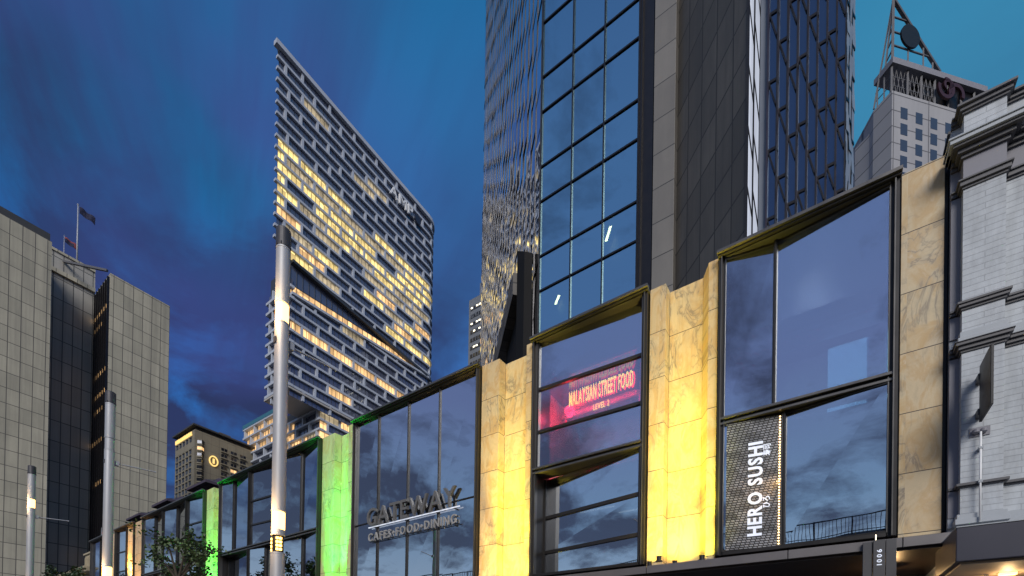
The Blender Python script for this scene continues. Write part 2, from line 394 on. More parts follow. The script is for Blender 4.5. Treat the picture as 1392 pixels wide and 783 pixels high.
def vfold(x0, x1, xf, z0, z1, parent, rec=10.66, y0=10.51, y1=10.51, mat='pane'):
    pane((x0,y0),(xf,rec),z0,z1,parent,mat); pane((xf,rec),(x1,y1),z0,z1,parent,mat)
    post(xf, rec-.02, z0, z1, parent)
    for z in (z0+.02, z1-.02):                           # slim head and sill following the fold
        mb = MB()
        for a,b in (((x0,y0),(xf,rec)),((xf,rec),(x1,y1))):
            d = Vector((b[0]-a[0],b[1]-a[1],0)); L = d.length/2; d.normalize(); n = Vector((-d.y,d.x,0))
            mb.obox(((a[0]+b[0])/2,(a[1]+b[1])/2,z), d*L, n*.035, Vector((0,0,.022)))
        mb.build('mullion', M['frame'], parent)
def hpanes(x0, x1, yl, yr, z0, z1, zs, parent, mat='pane', th=.07):
    lv = [z0]+zs+[z1]
    for i in range(len(lv)-1):
        pane((x0,yl),(x1,yr),lv[i],lv[i+1],parent, mat[i] if isinstance(mat,(list,tuple)) else mat)
    for z in zs: rail((x0,yl),(x1,yr),z,parent,th)
    for x,y in ((x0+.02,yl),(x1-.02,yr)):
        mb = MB(); mb.box(x-.03,x+.03,y-.06,y+.04,z0,z1); mb.build('mullion', M['frame'], parent)
def bay(x0, x1, **kw):
    f = bay_frame(x0, x1, ARC, **kw); f.name = 'window_bay'
    return f
def divider(x, z0, z1, parent, w=.14):
    mb = MB(); mb.box(x-w/2,x+w/2,10.47,11.25,z0,z1); mb.box(x-.02,x+.02,10.43,10.47,z0,z1)
    mb.build('mullion', M['frame'], parent)
UZ0, UZ1, LZ0, LZ1 = ZM+.12, ZT-.10, ZB+.05, ZM
# bay beside the brick building: a deep fold above, another below with the screen in it
b = bay(-1.92, 1.04)
vfold(-1.78, .90, -.885, UZ0, UZ1, b, mat='pane')
vfold(-1.78, .90, -.69, LZ0, LZ1, b, rec=10.66, mat='pane')
# bay with the neon sign
b = bay(-6.60, -3.46)
hpanes(-6.46, -3.60, 10.56, 10.70, UZ0, UZ1, [7.95, 9.10], b, mat=['pane','pane_clear','pane'])
hpanes(-6.46, -3.60, 11.02, 10.60, LZ0, LZ1-.02, [4.78, 5.74], b, th=.085)
mb = MB(); mb.box(-6.475,-6.465,10.6,11.0,LZ0,LZ1); mb.build('mullion', M['frame'], b)
# tall four-pane bay
b = bay(-14.30, -8.44, transom=False)
xs = [-14.16,-12.95,-11.46,-10.06,-8.58]
for i in range(4):
    pane((xs[i],10.55),(xs[i+1],10.55),LZ0,6.64,b); pane((xs[i],10.55),(xs[i+1],10.55),6.64,UZ1,b)
for x in xs[1:4]: post(x,10.54,LZ0,UZ1,b,.035,.06)
rail((-14.16,10.54),(-8.58,10.54),6.64,b,.03,.05)
# bay behind the near pole
b = bay(-24.75, -16.36)
vfold(-24.6,-21.95,-23.62,UZ0,UZ1,b); divider(-21.87,UZ0,UZ1,b)
hpanes(-21.8,-19.75,10.55,10.70,UZ0,UZ1,[7.9,9.0],b); divider(-19.68,UZ0,UZ1,b)
vfold(-19.6,-16.5,-17.85,UZ0,UZ1,b)
hpanes(-24.6,-21.95,10.88,10.65,LZ0,LZ1-.02,[5.2],b,mat='pane_clear'); divider(-21.87,LZ0,LZ1,b)
vfold(-21.8,-19.75,-20.6,LZ0,LZ1,b); divider(-19.68,LZ0,LZ1,b)
vfold(-19.6,-16.5,-17.7,LZ0,LZ1,b)
# bay behind the street tree
b = bay(-34.95, -26.42)
vfold(-34.8,-31.9,-33.4,UZ0,UZ1,b); divider(-31.83,UZ0,UZ1,b)
vfold(-31.75,-28.75,-30.2,UZ0,UZ1,b); divider(-28.68,UZ0,UZ1,b)
hpanes(-28.6,-26.55,10.55,10.70,UZ0,UZ1,[7.9,9.0],b)
vfold(-34.8,-31.9,-33.4,LZ0,LZ1,b); divider(-31.83,LZ0,LZ1,b)
hpanes(-31.75,-28.75,10.85,10.65,LZ0,LZ1,[5.4],b); divider(-28.68,LZ0,LZ1,b)
vfold(-28.6,-26.55,-27.5,LZ0,LZ1,b)
# narrow far bay with a lit reveal, and the last bay
b = bay(-39.95, -36.35)
hpanes(-39.8,-37.9,10.56,10.7,UZ0,UZ1,[7.6,8.9],b); divider(-37.8,UZ0,UZ1,b,.12)
pane((-37.1,10.9),(-36.5,10.7),UZ0,UZ1,b)
hpanes(-39.8,-36.5,10.7,10.56,LZ0,LZ1,[5.4],b)
b = bay(-45.3, -41.4)
pane((-45.15,10.56),(-43.3,10.56),UZ0,UZ1,b); pane((-43.3,10.56),(-41.55,10.56),UZ0,UZ1,b); post(-43.3,10.55,UZ0,UZ1,b)
hpanes(-45.15,-41.55,10.56,10.56,LZ0,LZ1,[5.4],b)

# stone piers: two projecting fins with a niche between, the near fin splayed
def pier(a, b, c, d, name='stone_pier', zt=ZT-.02, back=10.86):
    """a..b left fin, b..c niche, c..d right fin"""
    mb = MB()
    mb.prism([(a,10.56),(b,10.56),(b+.01,back),(a,back)], ZB-.1, zt+.03)
    mb.prism([(b+.012,back),(c-.02,back),(c-.02,back+.4),(b+.012,back+.4)], ZB-.1, zt+.02)
    s = (d-c)*.45
    mb.prism([(c-.018,back),(c+s,10.54),(d,10.54),(d,back+.3),(c-.018,back+.3)], ZB-.1, zt+.05)
    return mb.build(name, M['stone'], ARC, bevel=.006)
pier(-3.43,-3.07,-2.30,-1.95)
pier(-8.41,-7.78,-7.02,-6.62)
pier(-16.33,-15.55,-14.95,-14.32)
pier(-26.39,-25.6,-25.2,-24.77)
mb = MB(); mb.prism([(-36.3,10.5),(-35.0,10.5),(-35.0,11.2),(-36.3,11.2)], ZB-.1, ZT-.05); mb.build('stone_pier', M['stone'], ARC, bevel=.006)
mb = MB(); mb.prism([(-37.7,10.52),(-37.1,10.9),(-37.1,11.2),(-37.7,11.2)], UZ0, UZ1); mb.build('stone_pier', M['stone'], ARC, bevel=.004)
mb = MB(); mb.prism([(-41.3,10.5),(-40.0,10.5),(-40.0,11.2),(-41.3,11.2)], ZB-.1, ZT-.15); mb.build('stone_pier', M['stone'], ARC, bevel=.006)
mb = MB(); mb.prism([(1.075,10.56),(1.645,10.56),(1.645,11.2),(1.075,11.2)], ZB-.05, ZT+.05); mb.build('stone_pier', M['stone'], ARC, bevel=.006)
mb = MB(); mb.box(1.045,1.072,10.6,11.1,ZB,ZT); mb.box(1.648,1.70,10.62,11.2,ZB,ZT-.02); mb.build('shadow_gap', M['black'], ARC)
# roof, floors, back wall, ground floor
mb = MB(); mb.box(-45.3,1.7,10.95,15.2,ZT-.05,ZT-.003); mb.build('roof', M['roof_dark'], ARC)
mb = MB(); mb.box(-45.3,1.6,11.33,15.2,ZM,ZM+.1); mb.box(-45.3,1.6,10.91,15.2,ZB-.1,ZB); mb.build('floor_slab', M['dark_room'], ARC)
mb = MB(); mb.box(-45.3,1.6,15.2,15.4,0.13,ZT-.06); mb.box(-45.5,-45.32,10.7,15.2,.13,ZT-.06); mb.build('back_wall', M['dark_room'], ARC)
mb = MB(); mb.box(-45.3,1.6,12.4,12.5,.13,3.59)
for i in range(24): mb.box(-45.2+i*1.95,-45.12+i*1.95,12.3,12.4,.13,3.59)
mb.build('shopfront', M['tower_glass_dark'], ARC)
mb = MB(); mb.loft([[(-45.3,9.75,3.66),(-45.3,9.75,3.78),(-45.3,10.9,ZB-.03),(-45.3,10.9,3.66)],[(1.80,9.75,3.66),(1.80,9.75,3.78),(1.80,10.9,ZB-.03),(1.80,10.9,3.66)]],0)
xj = [-45.3,-40,-34,-28,-22,-16.3,-11,-6.2,-3.15,-.55,1.05,1.80]
for i in range(len(xj)-1): mb.box(xj[i]+.008, xj[i+1]-.008, 9.68, 9.748, 3.645, 3.80, 0)
mb.box(-45.3,1.80,9.76,12.4,3.60,3.655,1)
mb.build('canopy', [M['canopy_edge'],M['canopy_under']], ARC)
# interior partition and bulkheads seen through the glass
mb = MB(); mb.box(-7.0,-6.62,11.35,15.1,ZM+.12,ZT-.13); mb.box(-6.6,-3.0,13.4,13.5,ZM+.12,ZT-.13); mb.box(-6.6,-3.4,12.15,12.4,9.05,9.5)
mb.build('partition', M['plaster'], ARC)
mb = MB(); mb.box(-6.55,-3.5,10.78,13.38,9.44,9.5); mb.build('ceiling', M['ceiling_gloss'], ARC)
mb = MB(); mb.box(-1.9,1.4,12.2,12.7,9.25,9.75); mb.box(-1.9,1.4,11.6,11.75,9.0,9.12); mb.build('bulkhead', M['plaster'], ARC)
l = bpy.data.lights.new('room_light','POINT'); l.shadow_soft_size = .1; l.energy = 200; l.color = (.8,.88,1.0)
o = bpy.data.objects.new('room_light', l); COL.objects.link(o); o.parent = ARC; o.location = (15.7,2.6,9.9)
mb = MB(); mb.box(.02,.75,13.0,13.06,7.55,9.2); mb.build('blue_screen', mat_emit('pale_blue_screen',(.30,.66,.95),1.9,.15,1.2), ARC)
mb = MB()
for x,y,z in ((-12.6,12.6,9.2),(-11.0,13.2,9.2),(-9.3,12.2,9.4),(-10.4,12.8,6.35),(-9.0,12.4,6.4),(-23.5,12.5,6.3),(-22.9,12.9,6.3),(-18.3,12.5,8.2),(-17.6,12.7,9.1),(-21.0,12.4,8.1),(-30.5,12.5,8.4),(-27.4,12.4,6.2)):
    mb.lathe(x,y,[(.02,z+.10),(.07,z+.05),(.075,z),(.03,z-.04)],12)
mb.build('interior_lamp', M['lamp_white'], ARC, smooth=True)
for x,y,z in ((-12.4,11.8,9.9),(-10.8,12.6,9.9),(-9.4,13.4,9.9),(-33.2,12.2,9.6),(-30.4,12.6,9.6),(-20.8,12.2,9.7),(-18.0,12.6,9.7),(-5.6,12.6,6.3),(-4.6,13.2,6.3),(-.3,13.6,9.9)):
    mb = MB(); mb.box(x-.55,x+.55,y-.03,y+.03,z,z+.03); mb.build('ceiling_batten', M['batten'], ARC)
mb = MB(); mb.box(-24.2,-22.3,12.3,12.36,5.25,5.5); mb.build('lit_menu_board', mat_emit('orange_board',(1,.5,.15),1.2,.3,4), ARC)
# round clock-like emblem on the far reveal
mb = MB(); mb.tube((-36.86,10.70,8.15),(-36.86,10.76,8.15),.42,n=28,mi=0); mb.tube((-36.86,10.66,8.15),(-36.86,10.702,8.15),.28,n=28,mi=1)
tag(mb.build('round_sign',[M['white_paint'],mat_emit('amber_disc',(1,.5,.08),1.3)]), 'round amber disc sign with white rim on the far lit reveal', 'sign')

# uplights in the niches
EN = {'yellow':5.6,'lime':5.8,'amber':4.0,'green':17.0,'orange':5.0}
def uplight(x, y, col, power, label, group='coloured uplights on the canopy', tilt=4, spot=58, z=ZB-.17):
    if z < 5: y -= .26; tilt += 3; spot = 40
    t = thing('uplight', (x,y,z), label, 'light', group)
    mb = MB(); mb.lathe(x,y,[(.07,z),(.07,z+.015),(.05,z+.02),(.05,z+.09),(.058,z+.095),(.058,z+.11)],14); mb.build('housing', M['black'], t)
    mb = MB(); mb.lathe(x,y,[(.045,z+.1105),(.045,z+.114)],14); mb.build('lens', mat_emit('uplight_lens',col,3), t)
    l = bpy.data.lights.new('uplight_lamp','SPOT'); l.energy = power*EN.get(label.split()[0],4.0); l.color = col; l.spot_size = R(spot); l.spot_blend = 1; l.shadow_soft_size = .05
    o = bpy.data.objects.new('uplight_lamp', l); COL.objects.link(o); o.parent = t; o.location = (0,0,.13)
    o.rotation_euler = (R(180-tilt),0,0)
    l = bpy.data.lights.new('uplight_lamp','SPOT'); l.energy = power*.35; l.color = col; l.spot_size = R(120); l.spot_blend = 1; l.shadow_soft_size = .05
    o = bpy.data.objects.new('uplight_lamp', l); COL.objects.link(o); o.parent = t; o.location = (0,.05,.13); o.rotation_euler = (R(150),0,0)
    return t
Yc = (1.0,.78,.06); YG = (1.0,.90,.04); GR = (.012,1.0,.06); OR = (1.0,.50,.10)
uplight(-2.72,10.56,Yc,420,'yellow uplight in the niche right of the neon window')
uplight(-2.12,10.36,YG,190,'lime uplight at the splayed fin beside the screen window', tilt=6, spot=50)
uplight(-3.22,10.38,Yc,120,'yellow uplight under the fin right of the neon window', tilt=5, spot=50)
uplight(-7.38,10.56,YG,420,'lime uplight in the niche between neon window and four-pane window')
uplight(-6.78,10.36,Yc,170,'yellow uplight at the fin left of the neon window', tilt=5, spot=50)
uplight(-8.1,10.36,(1,.62,.2),90,'amber uplight at the fin right of the four-pane window', tilt=5, spot=50)
uplight(-2.9,10.0,(1,.70,.14),430,'amber flood washing the whole pier right of the neon window', tilt=4, spot=80)
uplight(-7.5,10.0,(1,.66,.14),430,'amber flood washing the whole pier left of the neon window', tilt=4, spot=80)
uplight(-15.25,10.5,GR,620,'green uplight in the niche left of the four-pane window')
uplight(-15.8,10.4,GR,70,'green uplight at the outer fin left of the four-pane window')
uplight(-25.4,10.5,GR,560,'green uplight in the niche near the street tree')
uplight(-25.9,10.3,GR,170,'green uplight under the outer fin near the street tree')
uplight(-35.6,10.2,OR,420,'orange uplight under the pier behind the tree', tilt=6)
uplight(-40.6,10.2,OR,300,'orange uplight under the farthest pier', tilt=6)
uplight(-37.4,10.42,OR,300,'orange uplight in the far lit reveal', tilt=8, z=UZ0+.02)

# ------------------------------------------------------------------ signs on the arcade
t = thing('lettering_sign', (-11.2,10.3,6.44), 'large raised charcoal capitals across the tall four-pane window', 'sign')
letters('GATEWAY', .60, 4.12, (-13.36,10.43,6.46), (1,0,0), (0,0,1), .09, M['letter'], t, gap=.09, offset=.006)
mb = MB(); mb.box(-13.35,-9.12,10.46,10.49,6.415,6.445); mb.build('light_strip', M['white_strip'], t)
mb = MB()
for x in (-13.0,-11.46,-10.06,-9.3): mb.box(x-.02,x+.02,10.46,10.54,6.37,6.405)
mb.build('bracket', M['frame'], t)
t = thing('lettering_sign', (-11.2,10.3,5.9), 'smaller raised row of charcoal words below the large capitals on the four-pane window', 'sign')
letters('CAFES\u2022FOOD\u2022DINING', .27, 4.1, (-13.36,10.485,5.95), (1,0,0), (0,0,1), .045, M['letter_pale'], t, gap=.22, offset=.004)
mb = MB(); mb.box(-13.3,-9.12,10.48,10.50,5.905,5.925); mb.build('rail', M['frame'], t)
mb = MB()
for x in (-13.0,-11.46,-10.06,-9.3): mb.box(x-.02,x+.02,10.48,10.54,5.86,5.895)
mb.build('bracket', M['frame'], t)
# neon sign
t = thing('neon_sign', (-5.1,11.55,8.5), 'red glowing neon sign of tall letters behind the middle window', 'sign')
letters('MALAYSIAN STREET FOOD', .40, 1.86, (-6.02,11.52,8.99), (1,0,.0), (0,0,1), .02, M['neon_text'], t, gap=.14, offset=.004)
letters('MALAYSIAN STREET FOOD', .40, 1.86, (-6.00,11.60,8.995), (1,0,0), (0,0,1), .02, M['neon_red'], t, name='letter_halo', gap=.14, offset=.012, single=True)
letters('LEVEL 2', .16, .46, (-5.28,11.53,8.66), (1,0,0), (0,0,1), .02, M['neon_text'], t, gap=.14)
mb = MB()
for p0,p1 in (((-6.15,11.6,8.48),(-4.02,11.6,8.48)),((-6.15,11.6,8.48),(-6.15,11.6,8.68)),((-4.02,11.6,8.48),(-4.02,11.6,8.72)),((-6.1,11.62,9.47),(-4.0,11.62,9.47))): mb.tube(p0,p1,.018,n=8)
mb.build('tube_frame', M['neon_pink'], t)
mb = MB(); mb.tube((-5.95,11.62,9.45),(-5.95,11.62,9.52),.008,n=6); mb.tube((-4.15,11.62,9.45),(-4.15,11.62,9.52),.008,n=6)
mb.box(-6.1,-4.05,11.64,11.67,8.93,9.46); mb.build('backing', mat_plain('dark_red_board',(.16,.015,.02),.5,0,.2), t)
l = bpy.data.lights.new('neon_glow','AREA'); l.shape='RECTANGLE'; l.size=1.9; l.size_y=.5; l.energy = 60; l.color=(1,.02,.04)
o = bpy.data.objects.new('neon_glow', l); COL.objects.link(o); o.parent=t; o.location=(0,.16,.6); o.rotation_euler=(R(-90),0,0)
l2 = bpy.data.lights.new('neon_glow','POINT'); l2.energy = 170; l2.color=(1,.03,.06); l2.shadow_soft_size=.15
o = bpy.data.objects.new('neon_glow', l2); COL.objects.link(o); o.parent=t; o.location=(-.85,-.15,.3)
# screen sign in the folded window
def screen_mat():
    m, nt, b = new_mat('punched_metal_screen')
    g = objco(nt); x,y,z = sepxyz(nt,g)
    u = mth(nt,'MULTIPLY_ADD', z, .55, x)
    t_ = nd(nt,'ShaderNodeTexBrick'); t_.offset=.5
    for k,v in (('Color1',(.30,.31,.34,1)),('Color2',(.19,.20,.225,1)),('Mortar',(.015,.015,.017,1)),('Scale',1.0),('Mortar Size',.011),('Brick Width',.085),('Row Height',.05),('Bias',-.1),('Mortar Smooth',.2)): t_.inputs[k].default_value=v
    nt.links.new(comb(nt,u,z), t_.inputs['Vector'])
    t2 = nd(nt,'ShaderNodeTexBrick'); t2.offset=.5
    for k,v in (('Color1',(1,1,1,1)),('Color2',(.25,.25,.25,1)),('Mortar',(.5,.5,.5,1)),('Scale',1.0),('Mortar Size',.0),('Brick Width',.26),('Row Height',.16),('Bias',0)): t2.inputs[k].default_value=v
    nt.links.new(comb(nt,u,z), t2.inputs['Vector'])
    c = mixc(nt, .85, t_.outputs[0], t2.outputs[0], 'MULTIPLY')
    nt.links.new(c, b.inputs['Base Color']); b.inputs['Roughness'].default_value=.45; b.inputs['Metallic'].default_value=.3
    bump(nt,b,mth(nt,'MULTIPLY',t_.outputs['Fac'],-1),.6,.01)
    return m
t = thing('screen_sign', (-1.25,10.8,4.1), 'patterned metal screen with upright white restaurant letters and a glowing bulb edge', 'sign')
mb = MB(); P0=Vector((-1.73,10.475)); P1=Vector((-.735,10.615)); dd=(P1-P0).normalized(); nn=Vector((dd.y,-dd.x))
sc = lambda u,n,z: (P0.x+dd.x*u+nn.x*n, P0.y+dd.y*u+nn.y*n, z)
W = (P1-P0).length
mb.loft([[sc(0,.012,4.12),sc(W,.012,4.12),sc(W,-.004,4.12),sc(0,-.004,4.12)],[sc(0,.012,6.77),sc(W,.012,6.77),sc(W,-.004,6.77),sc(0,-.004,6.77)]])
scr = mb.build('screen', screen_mat(), t)
rt = Vector((0,0,1)); upv = Vector((-dd.x,-dd.y,0))
o0 = sc(.66,.03,4.36)
letters('HERO SUSHI', .245, 1.93, o0, rt, upv, .014, M['white_strip'], t, gap=.12, offset=.012)
letters('\u3072\u308d', .105, .23, sc(.80,.03,4.92), rt, upv, .012, M['white_strip'], t, gap=.1, offset=.003)
letters('\u5bff\u53f8', .105, .23, sc(.80,.03,5.98), rt, upv, .012, M['white_strip'], t, gap=.1, offset=.003)
mb = MB()
for i in range(46):
    p = sc(W-.035,.02,4.16+i*.057); mb.lathe(p[0],p[1],[(.004,p[2]-.012),(.013,p[2]-.006),(.013,p[2]+.006),(.004,p[2]+.012)],8)
mb.build('bulb_strip', mat_emit('amber_bulbs',(1,.62,.25),7.0), t)
mb = MB(); mb.bar(sc(W+.01,.01,4.12),sc(W+.01,.01,6.77),.025,.03); mb.build('edge_channel', M['frame_lip'], t)
l = bpy.data.lights.new('bulb_glow','AREA'); l.shape='RECTANGLE'; l.size=.03; l.size_y=2.5; l.energy=9; l.color=(1,.55,.18)
o = bpy.data.objects.new('bulb_glow', l); COL.objects.link(o); o.parent=t; p = sc(W-.03,.06,5.45); o.location = Vector(p)-t.location
o.rotation_euler = Vector((-dd.x*.9-nn.x*.45,-dd.y*.9-nn.y*.45,0)).to_track_quat('-Z','Z').to_euler()
# address pillar on the canopy
t = thing('address_pillar', (.78,9.7,.13), 'dark grey pillar with small upright white number before the canopy edge', 'pillar')
mb = MB(); mb.box(.53,.655,9.60,9.67,.13,3.765); mb.box(.665,.82,9.57,9.67,.13,3.78); mb.box(.83,.965,9.60,9.67,.13,3.78); mb.build('cladding', mat_plain('charcoal_cladding',(.075,.075,.082),.45,.3,.2,1.2,.03), t, bevel=.004)
letters('1006', .062, .26, (.775,9.566,3.36), (0,0,1), (-1,0,0), .006, M['white_strip'], t, gap=.28, offset=.002)
for c in [q for q in bpy.data.objects if q.parent==t and q.name.startswith('letter')]: c.name='numeral'
mb = MB(); mb.tube((.70,9.62,3.78),(.70,9.62,3.88),.006,n=6); mb.build('stub', M['lamp_white'], t)
# downlights under the canopy and awning
def downlight(x,y,z,label,e=30):
    t = thing('downlight',(x,y,z),label,'light','small lights under canopies')
    mb = MB(); mb.tube((x,y,z),(x,y,3.60),.012,n=8); mb.build('stem',M['black'],t)
    mb = MB(); mb.lathe(x,y,[(.09,z),(.09,z-.02),(.07,z-.022)],16); mb.build('rim',M['black'],t)
    mb = MB(); mb.lathe(x,y,[(.066,z-.0215),(.066,z-.026),(.03,z-.034)],16); mb.build('lens',M['lamp_warm'],t)
    l = bpy.data.lights.new('downlight_lamp','POINT'); l.energy=e; l.color=(1,.6,.25); l.shadow_soft_size=.05
    o = bpy.data.objects.new('downlight_lamp',l); COL.objects.link(o); o.parent=t; o.location=(0,0,-.12)
downlight(1.06,11.0,3.40,'amber downlight under the arcade canopy beside the number pillar',14)
# boxes stacked inside the middle window, lower row
def crate(x,z,label):
    t = thing('storage_crate',(x,11.75,z),label,'crate','violet crates inside the window')
    mb = MB(); a=.21
    mb.box(x-a,x+a,11.55,11.57,z,z+.36); mb.box(x-a,x+a,11.93,11.95,z,z+.36); mb.box(x-a,x-a+.02,11.572,11.928,z,z+.36); mb.box(x+a-.02,x+a,11.572,11.928,z,z+.36); mb.box(x-a+.022,x+a-.022,11.572,11.928,z+.002,z+.02)
    mb.build('body',M['crate'],t)
    mb = MB(); mb.box(x-a-.015,x+a+.015,11.53,11.548,z+.33,z+.375); mb.box(x-.06,x+.06,11.53,11.548,z+.2,z+.24); mb.build('rim',M['crate'],t)
crate(-6.30,4.05,'violet crate at the window jamb, bottom of its stack'); crate(-6.30,4.44,'violet crate at the window jamb, top of its stack')
crate(-5.85,4.05,'violet crate nearer the cartons, bottom of its stack'); crate(-5.85,4.44,'violet crate nearer the cartons, top of its stack')
for x,w,h,lab in ((-5.22,.23,.68,'tallest brown carton beside the violet crates'),(-4.86,.10,.80,'narrow upright brown carton inside the window'),(-4.45,.26,.56,'wide low brown carton at the window end')):
    mb = MB(); mb.box(x-w,x+w,11.55,11.95,4.05,4.05+h); mb.box(x-.03,x+.03,11.546,11.549,4.05,4.05+h); mb.quad([(x-w,11.55,4.05+h),(x+w,11.55,4.05+h),(x+w,11.45,4.05+h+.08),(x-w,11.45,4.05+h+.08)])
    tag(mb.build('carton',M['cardboard'],None), lab, 'box', 'cartons inside the window')

# ------------------------------------------------------------------ painted brick building on the right
BR = thing('brick_building', (5,10.6,0), 'white painted brick building with dark grey cornices beside the stone pier', 'building')
XE = 13.0
mb = MB(); mb.box(1.72,XE,10.50,22,.13,10.86)
mb.build('wall', M['brick_white'], BR)
def pilaster(a,b,z0,z1): 
    m_ = MB(); m_.box(a,b,10.30,10.51,z0,z1); return m_
PIL = [(1.83,2.325),(3.65,4.15),(5.5,6.0),(7.3,7.8),(9.1,9.6),(10.9,11.4)]
def run(mb, z0, z1, proj, mi=0, extra=0.0):
    """a moulding course that breaks forward round every pilaster"""
    x = 1.705
    for a,b in PIL:
        mb.box(x, a-proj-extra, 10.5-proj, 10.52, z0, z1, mi)
        mb.box(a-proj-extra+.001, b+proj+extra-.001, 10.3-proj, 10.52, z0, z1, mi)
        x = b+proj+extra
    mb.box(x, XE+.02, 10.5-proj, 10.52, z0, z1, mi)
for a,b in PIL:
    m_ = MB()
    for z0,z1 in ((4.70,6.86),(7.20,7.56),(7.70,9.56)): m_.box(a,b,10.30,10.515,z0,z1)
    m_.box(a,b,10.30,10.515,4.2,4.64); m_.box(a,b,10.30,10.515,10.46,10.80)
    m_.build('pilaster', M['brick_white'], BR)
for course in (((4.64,4.66,.03),(4.66,4.705,.06)), ((6.86,6.90,.02),(6.90,6.96,.05),(6.96,7.01,.085),(7.01,7.025,.10)),
               ((7.56,7.60,.02),(7.60,7.65,.05),(7.65,7.69,.07)), ((9.56,9.60,.02),(9.60,9.67,.05),(9.67,9.70,.075)),
               ((10.06,10.12,.04),(10.12,10.19,.09),(10.19,10.235,.16)), ((10.80,10.84,.03),(10.84,10.90,.06),(10.90,10.94,.10))):
    mb = MB()
    for a in course: run(mb, *a)
    mb.build('cornice', M['trim'], BR, bevel=.006)
for course in (((4.03,4.12,.07),(4.12,4.2,.045)), ((7.025,7.10,.055),(7.10,7.2,.03)), ((10.235,10.30,.20),(10.30,10.33,.22),(10.33,10.46,.03)), ((10.94,10.955,.08),)):
    mb = MB()
    for a in course: run(mb, *a)
    mb.build('moulding', M['trim_light'], BR, bevel=.006)
mb = MB()
run(mb,9.70,10.06,.004); mb.build('frieze', M['trim_mid'], BR)
mb = MB()
for z0,z1 in ((4.2,4.64),(4.705,6.86),(7.2,7.56),(7.69,9.56)): mb.box(1.708,1.828,10.44,10.505,z0,z1)
mb.build('edge_strip', M['trim_mid'], BR)
mb = MB(); mb.box(1.70,XE,10.7,22,10.955,11.0); mb.build('roof', M['roof_dark'], BR)
t = BR
mb = MB(); mb.box(1.535,XE,8.85,10.29,3.18,3.66); 
mb.build('awning', M['navy'], t, bevel=.01)
mb = MB(); mb.box(1.60,XE-.1,8.93,12.2,3.14,3.178); mb.build('awning_ceiling', M['awning_under'], t)
mb = MB(); mb.box(1.535,XE,8.84,10.28,3.661,3.675); mb.build('flashing', M['trim_light'], t)
# lamp on the awning ceiling
t = thing('ceiling_lamp',(2.25,9.9,3.14),'small amber lamp with white bracket under the navy awning','lamp')
mb = MB(); mb.box(2.2,2.38,9.85,9.95,3.10,3.137); mb.build('diffuser', M['lamp_warm'], t)
mb = MB(); mb.box(2.04,2.08,9.88,9.92,3.06,3.139); mb.bar((2.06,9.9,3.07),(2.17,9.9,3.0),.03,.02); mb.bar((2.10,9.9,2.99),(2.2,9.9,3.06),.05,.02); mb.build('bracket', M['white_paint'], t)
l = bpy.data.lights.new('lamp','POINT'); l.energy=10; l.color=(1,.62,.28); l.shadow_soft_size=.05
o = bpy.data.objects.new('lamp',l); COL.objects.link(o); o.parent=t; o.location=(.04,0,-.14)
# projecting blade sign and white conduit
t = thing('blade_sign',(2.03,10.3,5.6),'thin dark sign board projecting edge-on from the white brick pilaster','sign')
mb = MB(); mb.loft([[(2.01,10.14,5.60),(2.01,9.54,5.60),(2.01,9.54,6.50),(2.01,10.14,6.50)],[(2.045,10.14,5.60),(2.045,9.54,5.60),(2.045,9.54,6.50),(2.045,10.14,6.50)]]); mb.build('board', M['black'], t, bevel=.006)
mb = MB()
for z in (5.72,6.28): mb.box(1.995,2.06,10.13,10.30,z,z+.10)
mb.build('bracket', M['trim'], t)
mb = MB(); mb.lathe(2.0,10.26,[(.02,5.47),(.05,5.49),(.05,5.53),(.02,5.55)],12); mb.lathe(2.09,10.26,[(.02,5.47),(.045,5.49),(.045,5.53),(.02,5.55)],12); mb.box(1.93,2.17,10.285,10.302,5.44,5.58); mb.build('clamp', M['trim_mid'], t)
t = thing('conduit_pipe',(2.04,10.2,4.05),'thin white pipe running down the brick pilaster below the blade sign','pipe')
mb = MB(); mb.tube((2.045,10.20,4.05),(2.045,10.20,5.47),.014,n=10); mb.build('pipe', M['white_paint'], t, smooth=True)
mb = MB(); mb.box(2.02,2.07,10.18,10.3,4.66,4.70); mb.box(2.02,2.07,10.18,10.3,5.2,5.23); mb.build('clip', M['trim_light'], t)

# ------------------------------------------------------------------ dark tower behind the arcade
TW = thing('glass_tower', (-8,20,0), 'tall dark tower of teal glass, black granite and rippled lattice glass rising out of frame', 'building')
ZTOP = 118.0
A = (-11.02,18.0); B = (-6.42,18.0)
CH = 24.5                                  # length of the rippled chamfer face
u45 = Vector((-.70711,.70711)); n45 = Vector((-.70711,-.70711))
E0 = Vector(A)+u45*CH
# structural core
mb = MB(); mb.prism([(A[0]+.1,18.25),(-5.0,18.6),(-2.16,15.9),(-2.16,18.6),(-1.62,18.6),(-1.56,15.8),(.30,17.62),(.5,18.5),(.72,20.4),(.9,40),(-20,48),(E0.x+.4,E0.y+.1),(A[0]+.02,18.28)], .13, ZTOP)
mb.build('core', M['mullion'], TW)
